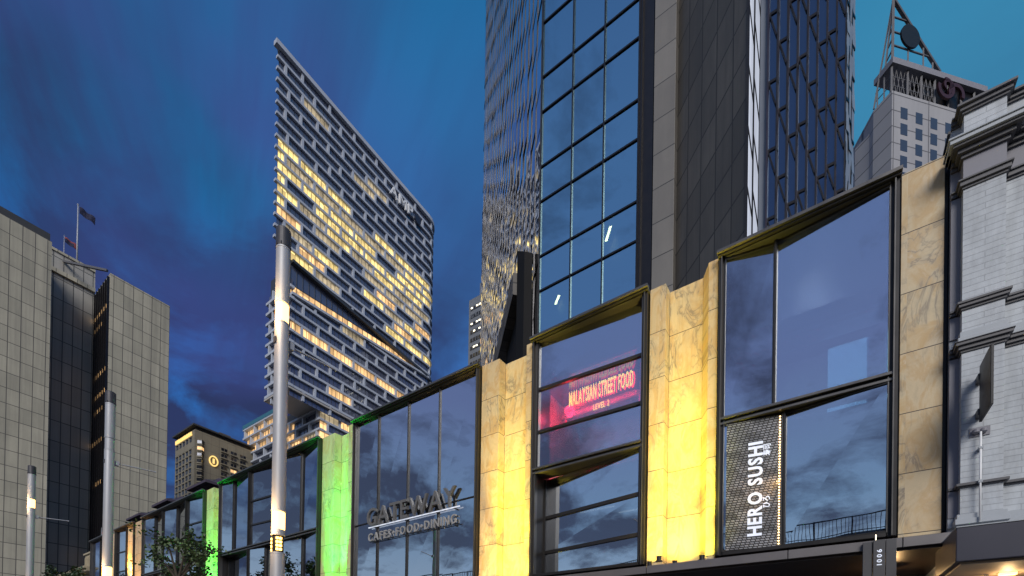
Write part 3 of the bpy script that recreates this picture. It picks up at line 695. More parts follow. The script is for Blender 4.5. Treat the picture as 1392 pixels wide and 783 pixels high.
# teal curtain wall: alternating tall and short panes
lv = [8.0]; base = [18.72-.0]
zz = 10.55; lines = []
tall, short = 2.55, 1.62
z = 18.98 - 4*(tall+short)
seq = []
while z < ZTOP:
    seq.append(z); seq.append(z+short); z += tall+short
xs = [A[0], A[0]+(B[0]-A[0])*.345, A[0]+(B[0]-A[0])*.672, B[0]]
mb = MB()
for i in range(3):
    for k in range(len(seq)-1):
        tx, tz = random.gauss(0,.0012), random.gauss(0,.0012)
        mb.quad([(xs[i]+.03,18-tx-tz,seq[k]+.03),(xs[i+1]-.03,18+tx-tz,seq[k]+.03),(xs[i+1]-.03,18+tx+tz,seq[k+1]-.03),(xs[i]+.03,18-tx+tz,seq[k+1]-.03)])
mb.build('curtain_glass', M['tower_glass'], TW)
mb = MB()
for x in xs: mb.box(x-.032,x+.032,17.93,18.2,8,ZTOP)
for z in seq: mb.box(A[0]+.033,B[0]-.033,17.95,18.15,z-.035,z+.035)
mb.box(B[0]+.03,-5.87,18.1,18.4,8,ZTOP); mb.box(-6.38,-6.3,17.98,18.12,8,ZTOP)
mb.build('curtain_mullion', M['mullion'], TW)
for (x,y,z,dx,dz) in ((-7.72,18.09,20.05,.20,.55),(-10.15,18.09,18.3,.18,.34)):
    m_ = MB(); m_.obox((x,y+.03,z), Vector((dx,0,dz))*.5, Vector((-dz,0,dx)).normalized()*.06, Vector((0,.005,0)))
    m_.build('office_light', M['tube_light'], TW)
# dark granite shaft
mb = MB(); mb.prism([(-5.82,18.02),(-4.98,18.02),(-4.98,18.45),(-5.82,18.45)], 8, ZTOP); mb.build('granite_column', M['granite'], TW, bevel=.01)
mb = MB(); mb.prism([(-5.0,18.4),(-2.13,15.53),(-2.2,15.62),(-4.8,18.6)], 8, ZTOP); mb.build('granite_wall', M['granite_diag'], TW)
# white panel strip, brightened by added emission, and grey return
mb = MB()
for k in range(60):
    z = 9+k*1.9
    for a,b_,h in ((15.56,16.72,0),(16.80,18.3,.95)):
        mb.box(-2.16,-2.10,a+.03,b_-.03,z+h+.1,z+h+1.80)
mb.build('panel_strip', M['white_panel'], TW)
mb = MB(); mb.box(-2.16,-2.065,16.73,16.79,8,ZTOP); mb.box(-2.16,-2.07,15.535,15.575,8,ZTOP)
for k in range(60):
    for a,b_,h in ((15.58,16.72,0),(16.80,18.3,.95)): mb.box(-2.16,-2.085,a,b_,8.93+k*1.9+h,9.07+k*1.9+h)
mb.build('strip_joint', M['mullion'], TW)
mb = MB(); mb.box(-2.2,-2.161,15.62,18.4,8,ZTOP); mb.prism([(-1.775,15.6),(-1.57,15.6),(-1.57,15.9),(-1.775,15.9)],8,ZTOP); mb.build('grey_return', M['grey_panel'], TW)
# stepped lattice of narrow bays running back at 45 degrees
gl, mu = MB(), MB()
x, y = -1.56, 15.62; step = .245; nb = 8
for i in range(nb):
    w = step
    # front pane
    gl.quad([(x,y,8),(x+w,y,8),(x+w,y,ZTOP),(x,y,ZTOP)])
    gl.quad([(x+w,y,8),(x+w,y+w,8),(x+w,y+w,ZTOP),(x+w,y,ZTOP)])
    mu.box(x-.02,x+.03,y-.15,y+.03,8,ZTOP, 1); mu.box(x+w-.025,x+w+.012,y-.05,y+.02,8,ZTOP,0)
    off = (i%2)*1.04 + (i%3)*.3
    z = 9+off
    while z < ZTOP-1:
        mu.box(x+.026,x+w-.026,y-.03,y+.02,z-.04,z+.04,0)
        mu.bar((x+.03,y-.035,z-.03),(x+w-.03,y-.035,z-.78),.035,.05)
        mu.box(x+w-.01,x+w+.03,y+.021,y+w-.05,z-.04,z+.04,0)
        z += 2.08
    x += w; y += w
gl.build('lattice_glass', M['tower_glass_dark'], TW); mu.build('lattice_mullion', [M['mullion'],M['mullion_purple']], TW)
XL, YL = x, y
# rippled chamfers: a grid of panes that do not sit true, split by thin dark mullions
def chamfer(P, u, n, L, cw, rh, tilt, zs, zt, gname, mname, mw=.05, gm='tower_glass_wavy'):
    gl, mu = MB(), MB(); nc = max(1,int(L/cw)); cw = L/nc
    for i in range(nc):
        s0, s1 = i*cw, (i+1)*cw; z = zs + (i%2)*rh*.5
        while z < zt:
            a, b_ = random.gauss(0,tilt), random.gauss(0,tilt)
            pts = []
            for s,zz,sa,sb in ((s0,z,-1,-1),(s1,z,1,-1),(s1,z+rh,1,1),(s0,z+rh,-1,1)):
                o = .06+sa*a*cw/2+sb*b_*rh/2
                pts.append((P.x+u.x*s+n.x*o, P.y+u.y*s+n.y*o, zz))
            gl.quad(pts)
            c = P+u*(s0+s1)/2+n*.1
            mu.obox((c.x-n.x*.035,c.y-n.y*.035,z), (u*(cw/2)).to_3d(), (n*.012).to_3d(), (0,0,mw*.6))
            z += rh
        c = P+u*s0+n*.075
        mu.obox((c.x,c.y,(zs+zt)/2), (u*mw*.5).to_3d(), (n*.018).to_3d(), (0,0,(zt-zs)/2))
    gl.build(gname, M[gm], TW); mu.build(mname, M['mullion'], TW)
chamfer(Vector(A), u45, n45, CH, 1.0, 2.08, .010, 8, ZTOP, 'rippled_glass', 'rippled_mullion')
chamfer(Vector((XL,YL)), Vector((.34,.94)), Vector((.94,-.34))*-1, .95, .2, 1.04, .05, 8, ZTOP, 'metal_lattice', 'rippled_mullion', .07, 'silver')
# black stone buttress fin at the foot of the chamfer
def ch(s, o, z): q = Vector(A)+u45*s+n45*o; return (q.x,q.y,z)
mb = MB()
mb.loft([[ch(.95,.15,8),ch(.95,.55,8),ch(1.75,.75,8),ch(1.75,.15,8)],[ch(.95,.15,21.6),ch(.95,.55,21.6),ch(1.75,.75,22.3),ch(1.75,.15,22.3)]])
mb.build('stone_fin', M['fin_black'], TW, bevel=.01)
mb = MB()
mb.loft([[ch(1.76,.3,20.1),ch(1.76,.95,20.1),ch(9.5,.95,20.1),ch(9.5,.3,20.1)],[ch(1.76,.3,21.2),ch(1.76,.95,21.2),ch(9.5,.95,21.2),ch(9.5,.3,21.2)]])
mb.build('stone_beam', M['granite_diag'], TW, bevel=.01)
mb = MB(); mb.loft([[ch(1.77,.15,8),ch(1.77,.5,8),ch(6.0,.5,8),ch(6.0,.15,8)],[ch(1.77,.15,20.09),ch(1.77,.5,20.09),ch(6.0,.5,20.09),ch(6.0,.15,20.09)]]); mb.build('dark_infill', M['fin_black'], TW)

# ------------------------------------------------------------------ stacked office tower with the pointed prow
QK = 160.0
QT = thing('office_tower', (-180,120,0), 'pointed grey office tower with staggered window frames and yellow lit floors', 'building')
wins = []                                   # collected (area weight, function)
def qpath(y0, yc, rc, xf, xback):
    """straight front at X=xf from y0 to yc, then a rounded corner and a straight side"""
    Ls = yc-y0; La = rc*math.pi/2
    def f(s, off):
        if s <= Ls: return (xf+off, y0+s)
        if s <= Ls+La:
            t = (s-Ls)/rc; return (xf-rc+(rc+off)*math.cos(t), yc+(rc+off)*math.sin(t))
        return (xf-rc-(s-Ls-La), yc+rc+off)
    return f, Ls, La
def qseg(mb, f, s0, s1, o0, o1, z0, z1, z0b=None, z1b=None, mi=0, step=2.2, brk=None):
    """box strip following the path; z may differ at both ends"""
    z0b = z0 if z0b is None else z0b; z1b = z1 if z1b is None else z1b
    cuts = [s0,s1]
    if brk is not None:
        Ls, La = brk
        for k in range(7):
            c = Ls+La*k/6
            if s0 < c < s1: cuts.append(c)
    cuts = sorted(cuts)
    for a,b in zip(cuts, cuts[1:]):
        ta, tb = (a-s0)/(s1-s0), (b-s0)/(s1-s0)
        za0,za1 = z0+(z0b-z0)*ta, z1+(z1b-z1)*ta; zb0,zb1 = z0+(z0b-z0)*tb, z1+(z1b-z1)*tb
        p = [f(a,o0),f(a,o1),f(b,o1),f(b,o0)]
        zs0 = [za0,za0,zb0,zb0]; zs1 = [za1,za1,zb1,zb1]
        mb.loft([[(p[i][0],p[i][1],zs0[i]) for i in range(4)],[(p[i][0],p[i][1],zs1[i]) for i in range(4)]], mi)
FL = 3.95
def qwindow(f, s0, s1, z0, z1, brk, mat, parent):
    mb = MB(); qseg(mb, f, s0, s1, -.55, -.45, z0, z1, brk=brk)
    n = max(2,int(round((s1-s0)/1.8)))
    for k in range(1,n):
        s = s0+(s1-s0)*k/n; qseg(mb, f, s-.07, s+.07, -.44, -.36, z0, z1, mi=1)
    p = f((s0+s1)/2,0); area = (s1-s0)*(z1-z0)/((p[0]**2+p[1]**2))
    wins.append((area, mb, mat, parent))
def qrows(parent, y0, yc, rc, xf, send, ztop, zbot, zlow, zhigh, p_lit, lit, shift0=0.0, wlen=11.2, fname='sunshade_frame', over=.9):
    f, Ls, La = qpath(y0, yc, rc, xf, 0); brk = (Ls, La)
    fr = MB(); nrow = int(math.ceil((ztop-zbot)/FL))
    for r in range(nrow):
        z1 = ztop-r*FL; z0 = z1-FL
        off = (shift0 + r*.5+.06*math.sin(r*1.7)) % 1.0
        # spandrel band under the row head
        def zl(s): return zlow(f(s,0)[1])
        def zh(s): return zhigh(f(s,0)[1])
        k0 = int(-2); s = (-off)*wlen
        # sill/head band pieces, clipped by sloping limits
        bs = -over; 
        while bs < send:
            be = min(bs+5.0, send)
            m = (bs+be)/2
            if z1-.95 >= zl(m)-.3 and z1 <= zh(m)+.3: qseg(fr, f, bs, be, -.9, .32, z1-.85, z1, brk=brk)
            bs = be
        while s < send:
            a, b_ = max(s,0), min(s+wlen, send)
            if b_-a > 1.6:
                m = (a+b_)/2
                w0, w1 = max(z0, zl(m)), min(z1-.85, zh(m))
                if w1-w0 > .9:
                    za = w0
                    qwindow(f, a+.42 if a>0 else .2, b_-.42 if b_<send else b_, za, w1, brk, lit(r,z0,m), parent)
            if 0.3 < s < send:
                w0, w1 = max(z0, zl(s)), min(z1-.85, zh(s))
                if w1-w0 > .5: qseg(fr, f, s-.42, s+.42, -.9, .28, w0, w1)
            s += wlen
    fr.build(fname, M['qframe'], parent)
    return f, brk
def up_lit(r, z, s):
    q = random.random()
    if 164 < z < 187: 
        full = (int(z/FL)%3 != 0)
        return 'qlit' if q < (.82 if full else .38) else ('qlit_dim' if q < .9 else 'qglass')
    if 142 < z <= 164: return ('qlit' if q < .22 else ('qlit_dim' if q < .62 else 'qglass')) if int(z/FL)%2 else ('qlit_warm' if q < .12 else 'qglass')
    return 'qlit_dim' if q < .05 else 'qglass'
def low_lit(r, z, s):
    q = random.random(); 
    if r == 4: return 'qlit_warm' if q < .85 else 'qlit_dim'
    return 'qlit_warm' if q < .03 else ('qlit_dim' if q < .08 else 'qglass')
def pod_lit(r, z, s):
    q = random.random()
    return 'qlit_warm' if q < .30 else ('qlit_dim' if q < .45 else 'qglass')
Ytw = 157.4
zlowU = lambda y: 147.2-(y-90)*(147.2-141.9)/70 if y > 90 else 147.2
zhighL = lambda y: 134.9+(y-90)*(141.2-134.9)/70
INF = lambda y: 1e9
MINF = lambda y: -1e9
YU = 84.3
f, brk = qrows(QT, YU, Ytw, 8.0, -QK, (Ytw-YU)+12.0, 218.6, 140, zlowU, INF, .5, up_lit, .25)
f2, brk2 = qrows(QT, 90.0, Ytw, 8.0, -QK, (Ytw-90)+12.0, 142.0, 101.5, MINF, zhighL, .2, low_lit, .6, fname='sunshade_frame')
# roof edge, raking edges of the wedge
mb = MB()
qseg(mb, f, -1.6, (Ytw-YU)+12.5, -1.2, .75, 217.7, 219.3, brk=brk)
mb.prism([(-QK+.5,YU-1.5),(-QK-6,YU+3),(-QK-6,Ytw),(-QK-.5,Ytw)], 217.9, 219.0)
mb.build('roof_edge', M['qframe'], QT)
mb = MB()
def rake(fz, th, s0, s1, fn, out):
    n = 14
    for k in range(n):
        a, b_ = s0+(s1-s0)*k/n, s0+(s1-s0)*(k+1)/n
        za, zb = fz(fn(a,0)[1]), fz(fn(b_,0)[1])
        qseg(mb, fn, a, b_, -1.2, out, za-th/2, za+th/2, zb-th/2, zb+th/2)
rake(lambda y: zlowU(y)-.4, 1.0, 0, Ytw-90+5, f2, .8)
mb.build('raking_edge', M['qmull'], QT)
mb = MB(); rake(lambda y: zhighL(y)+.3, .9, 0, Ytw-90+7, f2, .7); mb.build('raking_edge', M['qframe'], QT)
# glazed wedge between the two stacked blocks, its lower storey lit
lo, hi, mu = MB(), MB(), MB(); n = 30; L = Ytw-90+5
for k in range(n):
    a, b_ = L*k/n, L*(k+1)/n
    za, zb = zhighL(90+a)+.7, zhighL(90+b_)+.7; ta, tb = zlowU(90+a)-.8, zlowU(90+b_)-.8
    if tb-zb < .6: break
    ha, hb = min(ta, za+3.3), min(tb, zb+3.3)
    qseg(lo, f2, a, b_, -1.0, -.9, za, ha, zb, hb)
    if ta-ha > .3 and tb-hb > .1: qseg(hi, f2, a, b_, -1.0, -.9, ha, ta, hb, tb)
    qseg(mu, f2, a-.08, a+.08, -.89, -.7, za, ta, za, ta)
    qseg(mu, f2, a, b_, -.89, -.75, ha-.12, ha+.12, hb-.12, hb+.12)
lo.build('wedge_lit_storey', M['qlit_warm'], QT); hi.build('wedge_glass', M['qglass'], QT); mu.build('wedge_mullion', M['qmull'], QT)
# cores behind the skins
mb = MB()
arc = [(-QK-8+6.9*math.cos(t*math.pi/12), Ytw+6.9*math.sin(t*math.pi/12)) for t in range(7)]
mb.prism([(-QK-1.1,YU+.4)]+[(-QK-1.1,Ytw)]+arc[1:]+[(-205,Ytw+6.9),(-205,112)], 147.6, 217.9)
mb.build('tower_core', M['qmull'], QT)
mb = MB()
mb.prism([(-QK-1.1,90.9)]+[(-QK-1.1,Ytw)]+arc[1:]+[(-190,Ytw+6.9),(-176,108),(-176,90.9)], 101.3, 147.5)
mb.build('tower_core', M['qmull'], QT)
# side of the lower block (faces the street)
fr = MB()
for r in range(11):
    z1 = 142-r*FL
    if r > 0: fr.box(-176.3,-QK+.55,89.3,90.95,z1-.95,z1)
    for k,x in enumerate((-163,-167.4,-171.8)):
        xx = x-(r%2)*2.2
        fr.box(xx-.4,xx+.4,89.4,90.95,z1-FL,z1-.951)
fr.build('sunshade_frame', M['qframe'], QT)
mb = MB(); mb.box(-176,-QK-.1,90.4,90.5,101.6,141); mb.build('side_glass', M['qglass'], QT)
mb = MB(); mb.prism([(-QK+.5,89.2),(-QK+.5,Ytw),(-QK-16.3,Ytw),(-QK-16.3,89.2)], 100.6, 101.25); mb.build('soffit', mat_plain('ribbed_pale_soffit',(.38,.36,.34),.6,0,.1,.3,.05), QT)
# podium under the overhang
f3, brk3 = qrows(QT, 103.2, Ytw, 5.0, -QK-1.5, Ytw-103.2, 100.4, 60, MINF, INF, .2, pod_lit, .1, wlen=9.5, over=.4)
mb = MB(); mb.prism([(-QK-2.6,104.4),(-QK-2.6,Ytw),(-230,Ytw),(-230,104.4)], 0, 100.3); mb.build('podium_core', M['qmull'], QT)
fr = MB()
for r in range(12):
    z1 = 100.4-r*FL; zz1 = 106.5-r*FL
    fr.box(-190,-QK-.9,102.4,104.6,z1-.8,z1); fr.box(-217.5,-189,101.0,104.6,zz1-.7,zz1)
    s = -QK-3-(r%2)*5
    while s > -189:
        fr.box(s-.45,s+.45,102.5,104.6,z1-FL,z1-.801); s -= 9.5
    s = -191-(r%3)*3
    while s > -217:
        fr.box(s-.4,s+.4,101.2,104.6,zz1-FL,zz1-.701); s -= 8.5
fr.build('sunshade_frame', M['qframe'], QT)
for r in range(9):
    z1 = 100.4-r*FL; zz1 = 106.5-r*FL
    for a,b_ in ((-189.5,-180),(-180,-170.5),(-170.5,-162)):
        mb = MB(); mb.box(a+.4,b_-.4,103.6,103.7,z1-FL,z1-.8)
        for k in range(1,4): x=a+(b_-a)*k/4; mb.box(x-.08,x+.08,103.48,103.59,z1-FL,z1-.8,1)
        wins.append((.004,mb,pod_lit(0,0,0),QT))
    for a,b_ in ((-217,-207.5),(-207.5,-198.5),(-198.5,-190)):
        mb = MB(); mb.box(a+.4,b_-.4,102.6,102.7,zz1-FL,zz1-.7)
        for k in range(1,4): x=a+(b_-a)*k/4; mb.box(x-.08,x+.08,102.48,102.59,zz1-FL,zz1-.7,1)
        q = random.random()
        wins.append((.004,mb,('qlit_warm' if q<.5 else 'qglass') if r<3 else 'qglass',QT))
mb = MB(); mb.box(-217,-189,102.8,104.5,0,106.3); mb.build('podium_core', M['qmull'], QT)
mb = MB(); mb.box(-217.6,-189,100.9,101.0,106.5,108.2); mb.build('balustrade', M['teal_glass'], QT)
mb = MB(); mb.box(-217.6,-176,104.7,130,0,105.5); mb.build('podium_core', M['qmull'], QT)
wins.sort(key=lambda w: -w[0])
rest = {}
for i,(a,mb,mat,par) in enumerate(wins):
    if i < 96: mb.build('window', [M[mat],M['qmull']], par)
    else:
        if 'm' not in rest: rest['m'] = MB()
        r_ = rest['m']; b0 = len(r_.v); r_.v += mb.v
        mi0 = {'qlit':0,'qlit_dim':1,'qlit_warm':2,'qglass':3}[mat]
        for fc,m_ in zip(mb.f, mb.m): r_.f.append(tuple(b0+i_ for i_ in fc)); r_.m.append(4 if m_ else mi0)
if rest:
    tag(rest['m'].build('window', [M['qlit'],M['qlit_dim'],M['qlit_warm'],M['qglass'],M['qmull']], QT), kind='stuff')
t = thing('rooftop_sign', (-QK+1,140,205), 'white three-letter roof sign near the top right of the pointed tower', 'sign')
letters('AMP', 4.2, 13.5, (-QK+1.3,132.5,208.0), (0,1,0), (0,0,1), .8, M['white_paint'], t, gap=.14, offset=.0)
mb = MB(); mb.tube((-QK+.9,149.3,209.8),(-QK+1.5,149.3,209.8),1.9,n=16); mb.build('emblem', M['navy'], t)

# ------------------------------------------------------------------ concrete slab building on the left
LK, s_ = 150.0, 150/90
LB = thing('concrete_building', (-165,35,0), 'beige concrete panel tower with a dark recessed slot and two rooftop flags', 'building')
ZL = 99.2
mb = MB(); mb.box(-185,-LK,-12,16*s_,0,ZL); mb.build('wing', M['concrete_panel'], LB)
mb = MB(); mb.prism([(-LK,22.35*s_),(-LK,30*s_),(-LK-20,50.8),(-LK-20,22.35*s_)], 0, ZL+.4); mb.build('wing', M['concrete_panel'], LB)
mb = MB(); mb.box(-180,-162.2,16.02*s_,22.33*s_,0,105.8); mb.build('recess_wall', M['concrete_dark'], LB)
mb = MB(); mb.box(-185,-LK-.6,-12,16*s_-.2,ZL+.01,ZL+2.0); mb.build('roof_cap', M['roof_dark'], LB)
mb = MB(); mb.box(-162.2,-161.6,16.05*s_,22.3*s_,ZL+.6,ZL+1.6); mb.box(-162.25,-161.9,16.05*s_,22.3*s_,105.3,105.9); mb.build('parapet', M['concrete_panel'], LB)
# narrow window slot on the return of the right wing
mb = MB()
for k in range(7): 
    x=-LK-.5-k*1.75; mb.box(x-.16,x+.16,22.35*s_-.5,22.35*s_-.005,0,ZL-.5)
mb.build('slot_fin', M['mullion'], LB)
mb = MB(); mb.box(-162,-LK-.3,22.35*s_-.12,22.35*s_-.006,0,ZL-.6); mb.build('slot_glass', M['hotel_win'], LB)
for z,x0,x1 in ((91.5,-162,-151),(88.3,-161,-155),(75.5,-160,-152),(70.0,-160,-151),(66.0,-159,-153),(58,-162,-152.5),(47,-158,-153),(27.5,-161,-152)):
    mb = MB(); mb.box(x0,x1,22.35*s_-.19,22.35*s_-.125,z,z+1.0); mb.build('lit_window', M['qlit_warm'], LB)
mb = MB(); mb.bar((-151,36.9,ZL+1.2),(-162,31,ZL+4.5),.5,.5); mb.build('roof_truss', M['steel_grey'], LB)
def flag(x, y, z0, z1, w, h, mats, label, group, dx=0.35):
    t = thing('flagpole', (x,y,z0), label, 'flag', group)
    r = (z1-z0)*.012
    mb = MB(); mb.tube((x,y,z0),(x,y,z1),r,r*.6,10); mb.lathe(x,y,[(.01,z1),(r*1.3,z1+r),(.01,z1+r*2.2)],10); mb.build('pole', M['pole'], t, smooth=True)
    mb = MB(); nx, nz = 12, 7
    P = lambda i,k: (x+r+math.sin(i*.75+k*.25)*w*.06+w*i/nx*dx*.3, y+r+w*i/nx, z1-.3-h*k/nz-(i/nx)**1.6*h*.35+math.sin(i*.8)*h*.05)
    for i in range(nx):
        for k in range(nz):
            mi = 1 if (len(mats) > 1 and (k in (0,1) or i > 8)) else 0
            mb.quad([P(i,k),P(i+1,k),P(i+1,k+1),P(i,k+1)], mi)
    o = mb.build('flag_cloth', mats, t, smooth=True)
    sl = o.modifiers.new('thick','SOLIDIFY'); sl.thickness = .01*w
flag(-162.5,33.6,103.5,120.6,3.1,1.8,[M['flag_blue']],'taller flagpole with navy flag on the concrete building roof','flags on the roof')
flag(-163,31.2,103.5,111.0,2.3,1.4,[M['flag_blue'],M['flag_red']],'shorter flagpole with navy and red flag on the concrete building roof','flags on the roof')

# ------------------------------------------------------------------ hotel block
HT = thing('hotel_building', (-220,90,0), 'sandy concrete hotel block with gold emblem and small dark windows', 'building')
hx, hy = -210.0, 79.3
mb = MB(); mb.box(-229,hx,hy,102,0,95.3); mb.build('wall', M['hotel'], HT)
mb = MB(); mb.box(-230,hx+.8,hy-.9,102.5,96.6,97.2); mb.build('roof', M['roof_dark'], HT)
mb = MB(); mb.box(-228,hx-1,hy+.8,101.5,95.3,96.59); mb.build('attic', M['roof_dark'], HT)
mb = MB()
for a,b_,h in ((84,87,98.2),(89.5,94,99.4),(96,99,98.6)): mb.box(-222,-213,a,b_,97.21,h)
mb.build('roof_plant', M['steel_grey'], HT)
mb = MB()
def hwin(mb,x0,x1,y0,y1,z0,z1): mb.box(x0,x1,y0,y1,z0,z1)
for r in range(14):
    z = 91.0-r*2.55-(2.3 if r>0 else 0)
    for k in range(5):
        x = -227.7+k*3.25
        m_ = MB(); m_.box(x,x+1.7,hy-.05,hy-.004,z,z+1.6); 
        m_.box(x-.2,x+1.9,hy-.35,hy-.004,z+1.61,z+1.85,1); m_.box(x+.8,x+.9,hy-.09,hy-.051,z,z+1.6,1)
        if r < 11: m_.build('window', [M['hotel_win'],M['hotel']], HT)
for r in range(11):
    z = 90.0-r*2.55
    lit = r in (1,)
    m_ = MB(); m_.prism([(hx+.004,80.2),(hx+1.0,81.4),(hx+.004,82.6)], z, z+1.3, 0); m_.prism([(hx+.004,80.0),(hx+1.3,81.4),(hx+.004,82.8)], z+1.305, z+1.65, 1); m_.prism([(hx+.004,80.0),(hx+1.3,81.4),(hx+.004,82.8)], z-.5, z-.005, 1)
    m_.build('bay_window', [M['qlit_warm'] if lit else M['hotel_win'],M['hotel']], HT)
    for k in range(3):
        y = 89.1+k*3.75; z2 = 90.5-r*2.6
        if r < 9:
            m_ = MB(); m_.box(hx+.004,hx+.05,y,y+2.3,z2-.2,z2+1.3,0); m_.box(hx+.004,hx+.7,y-.2,y+2.5,z2-.65,z2-.205,1); m_.box(hx+.05,hx+.10,y+1.1,y+1.2,z2-.2,z2+1.3,1)
            m_.build('balcony_window', [M['qlit_warm'] if (r==3 and k==1) else M['hotel_win'],M['hotel']], HT)
t = thing('hotel_sign', (-221,hy-.3,90), 'gold lit lettering along the top of the hotel end wall', 'sign')
letters('INTERCONTINENTAL', 1.5, 16.0, (-228.0,hy-.3,93.3), (1,0,0), (0,0,1), .3, M['gold'], t, gap=.12, offset=.02)
t = thing('hotel_emblem', (hx+.3,86.2,84.9), 'round gold emblem with an upright bar on the hotel side wall', 'sign')
mb = MB(); n=28
for k in range(n):
    a0,a1 = 2*math.pi*k/n, 2*math.pi*(k+1)/n
    P = lambda a,r,x: (hx+x, 86.2+r*math.cos(a), 84.9+r*1.25*math.sin(a))
    mb.loft([[P(a0,1.35,.05),P(a1,1.35,.05),P(a1,1.75,.05),P(a0,1.75,.05)],[P(a0,1.35,.4),P(a1,1.35,.4),P(a1,1.75,.4),P(a0,1.75,.4)]])
mb.build('ring', M['gold'], t)
letters('I', 1.9, .7, (hx+.25,85.85,83.95), (0,1,0), (0,0,1), .3, M['gold'], t, name='bar', offset=.05)

# ------------------------------------------------------------------ slim far tower between the pointed tower and the dark tower
FT = thing('far_tower', (-112,150,0), 'distant grey office tower with rows of small lit windows behind the dark tower edge', 'building')
mb = MB(); mb.box(-127.2,-104,150,172,0,158.4); mb.build('wall', M['grey_panel'], FT)
mb = MB(); mb.box(-123.8,-106,153,170,158.41,166.5); mb.build('plant_room', M['grey_panel'], FT)
for r in range(12):
    z = 155-r*3.4
    m_ = MB(); m_.box(-126.2,-106,149.9,149.995,z-1.6,z)
    for k in range(14): m_.box(-126.2+k*1.45-.1,-126.2+k*1.45+.1,149.82,149.895,z-1.6,z,1)
    m_.build('window', [M['hotel_win'],M['grey_panel']], FT)
    if r in (0,2,3,5):
        m_ = MB()
        for k in range(0,12): 
            if random.random()<.7: m_.box(-125.9+k*1.45,-125.0+k*1.45,149.78,149.815,z-.9,z-.35)
        m_.build('office_light', M['lamp_white'], FT)

# ------------------------------------------------------------------ pale tower with the triangular roof frame on the right
kx = 122/90.0
RT = thing('spire_tower', (16*kx,100*kx,0), 'pale panelled tower with an open steel crown and triangular roof frame holding a disc', 'building')
def rp(x,y,z): return (x*kx, y*kx, (z-1.6)*kx+1.6)
C0 = Vector((7.9,89.9)); ur = Vector((.70711,.70711)); ul = Vector((-.78,.625)).normalized()
def rr(s, o, z):   # along the right face, o metres out of it
    n = Vector((.70711,-.70711)); q = C0+ur*s+n*o; return rp(q.x,q.y,z)
def rl(s, o, z):
    n = Vector((ul.y,-ul.x))*1; n = Vector((-abs(n.x),-abs(n.y))); q = C0+ul*s+n*o; return rp(q.x,q.y,z)
def prism_pts(pts, z0, z1):
    m_ = MB(); m_.prism([rp(p.x,p.y,0)[:2] for p in pts], (z0-1.6)*kx+1.6, (z1-1.6)*kx+1.6); return m_
Lr, Ll = 18.0, 2.75
poly = [C0, C0+ur*Lr, C0+ur*Lr+ul*12, C0+ul*Ll+ur*4+ul*9, C0+ul*Ll]
prism_pts(poly, -1, 91.2).build('wall', M['rtower'], RT)
poly2 = [C0+ul*(Ll+.01)+ur*.4, C0+ul*(Ll+3.2)+ur*.4, C0+ul*(Ll+3.2)+ur*9, C0+ul*(Ll+.01)+ur*9]
prism_pts(poly2, -1, 88.6).build('wall', M['rtower'], RT)
inner = [C0+ur*.9+ul*.5, C0+ur*(Lr-.5)+ul*.9, C0+ur*(Lr-.5)+ul*8, C0+ur*2+ul*8]
for s in (0.0,3.0,5.6,8.2,10.8,13.4,16.0): m_ = MB(); m_.bar(rr(s+.12,-.2,91.2),rr(s+.12,-.2,95.2),.35,.35); m_.build('crown_post', M['steel_grey'], RT)
for s in (0,3.0,5.6):
    m_ = MB()
    for k in range(3):
        a, b_ = s+.3+k*.8, s+.3+(k+1)*.8
        m_.bar(rr(a,-.25,91.3),rr(b_,-.25,95.1),.10,.10); m_.bar(rr(b_,-.3,91.3),rr(a,-.3,95.1),.10,.10)
    for zq in (92.4,93.8): m_.bar(rr(s,-.28,zq),rr(s+2.7,-.28,zq),.12,.12)
    m_.build('crown_truss', M['steel_grey'], RT)
m_ = MB()
for s in (.4,1.3,2.3): m_.bar(rl(s,-.2,91.2),rl(s,-.2,95.2),.25,.25)
for zq in (92.5,93.8): m_.bar(rl(.2,-.2,zq),rl(2.6,-.2,zq),.12,.12)
m_.build('crown_truss', M['steel_grey'], RT)
prism_pts([C0+ur*6.0+ul*.4, C0+ur*Lr+ul*.4, C0+ur*Lr+ul*6, C0+ur*6+ul*6], 91.2, 95.2).build('crown_back', M['mullion'], RT)
slab = [C0-ur*.25-ul*.25, C0+ur*(Lr+.2)-ul*.25, C0+ur*(Lr+.2)+ul*9, C0+ul*Ll+ur*5, C0+ul*Ll]
prism_pts(slab, 95.2, 96.1).build('roof_slab', M['trim_mid'], RT)
m_ = MB()
apex = 105.3; e = 9.0
m_.bar(rr(0,0,96.1),rr(.05,0,apex),.45,.45); m_.bar(rr(.05,0,apex),rr(e,0,96.2),.55,.4)
hs = lambda s: 96.1+(apex-96.1)*(1-s/e)
for zq in (98.2,100.3,102.6): m_.bar(rr(0,0,zq),rr(e*(1-(zq-96.1)/(apex-96.1)),0,zq),.22,.22)
for s in (2.9,5.8,7.6): m_.bar(rr(s,0,96.1),rr(s,0,hs(s)),.25,.25)
m_.bar(rr(.05,0,apex),rl(1.0,0,96.1),.35,.35); m_.bar(rr(.05,0,apex+.1),rl(2.7,0,91.4),.3,.3)
for zq in (97.6,99.4,101.2,103): 
    k = (zq-96.1)/(apex-96.1); m_.bar(rr(.02,0,zq),rl(1.0*(1-k),0,zq-.9),.2,.2)
m_.build('roof_frame', M['steel_grey'], RT)
m_ = MB(); nv = Vector((.70711,-.70711)); q = C0+ur*2.9; c0 = rp(q.x+nv.x*.15,q.y+nv.y*.15,99.9); c1 = rp(q.x+nv.x*.4,q.y+nv.y*.4,99.9)
m_.tube(c0,c1,1.75*kx,n=30); m_.build('disc', M['black'], RT)
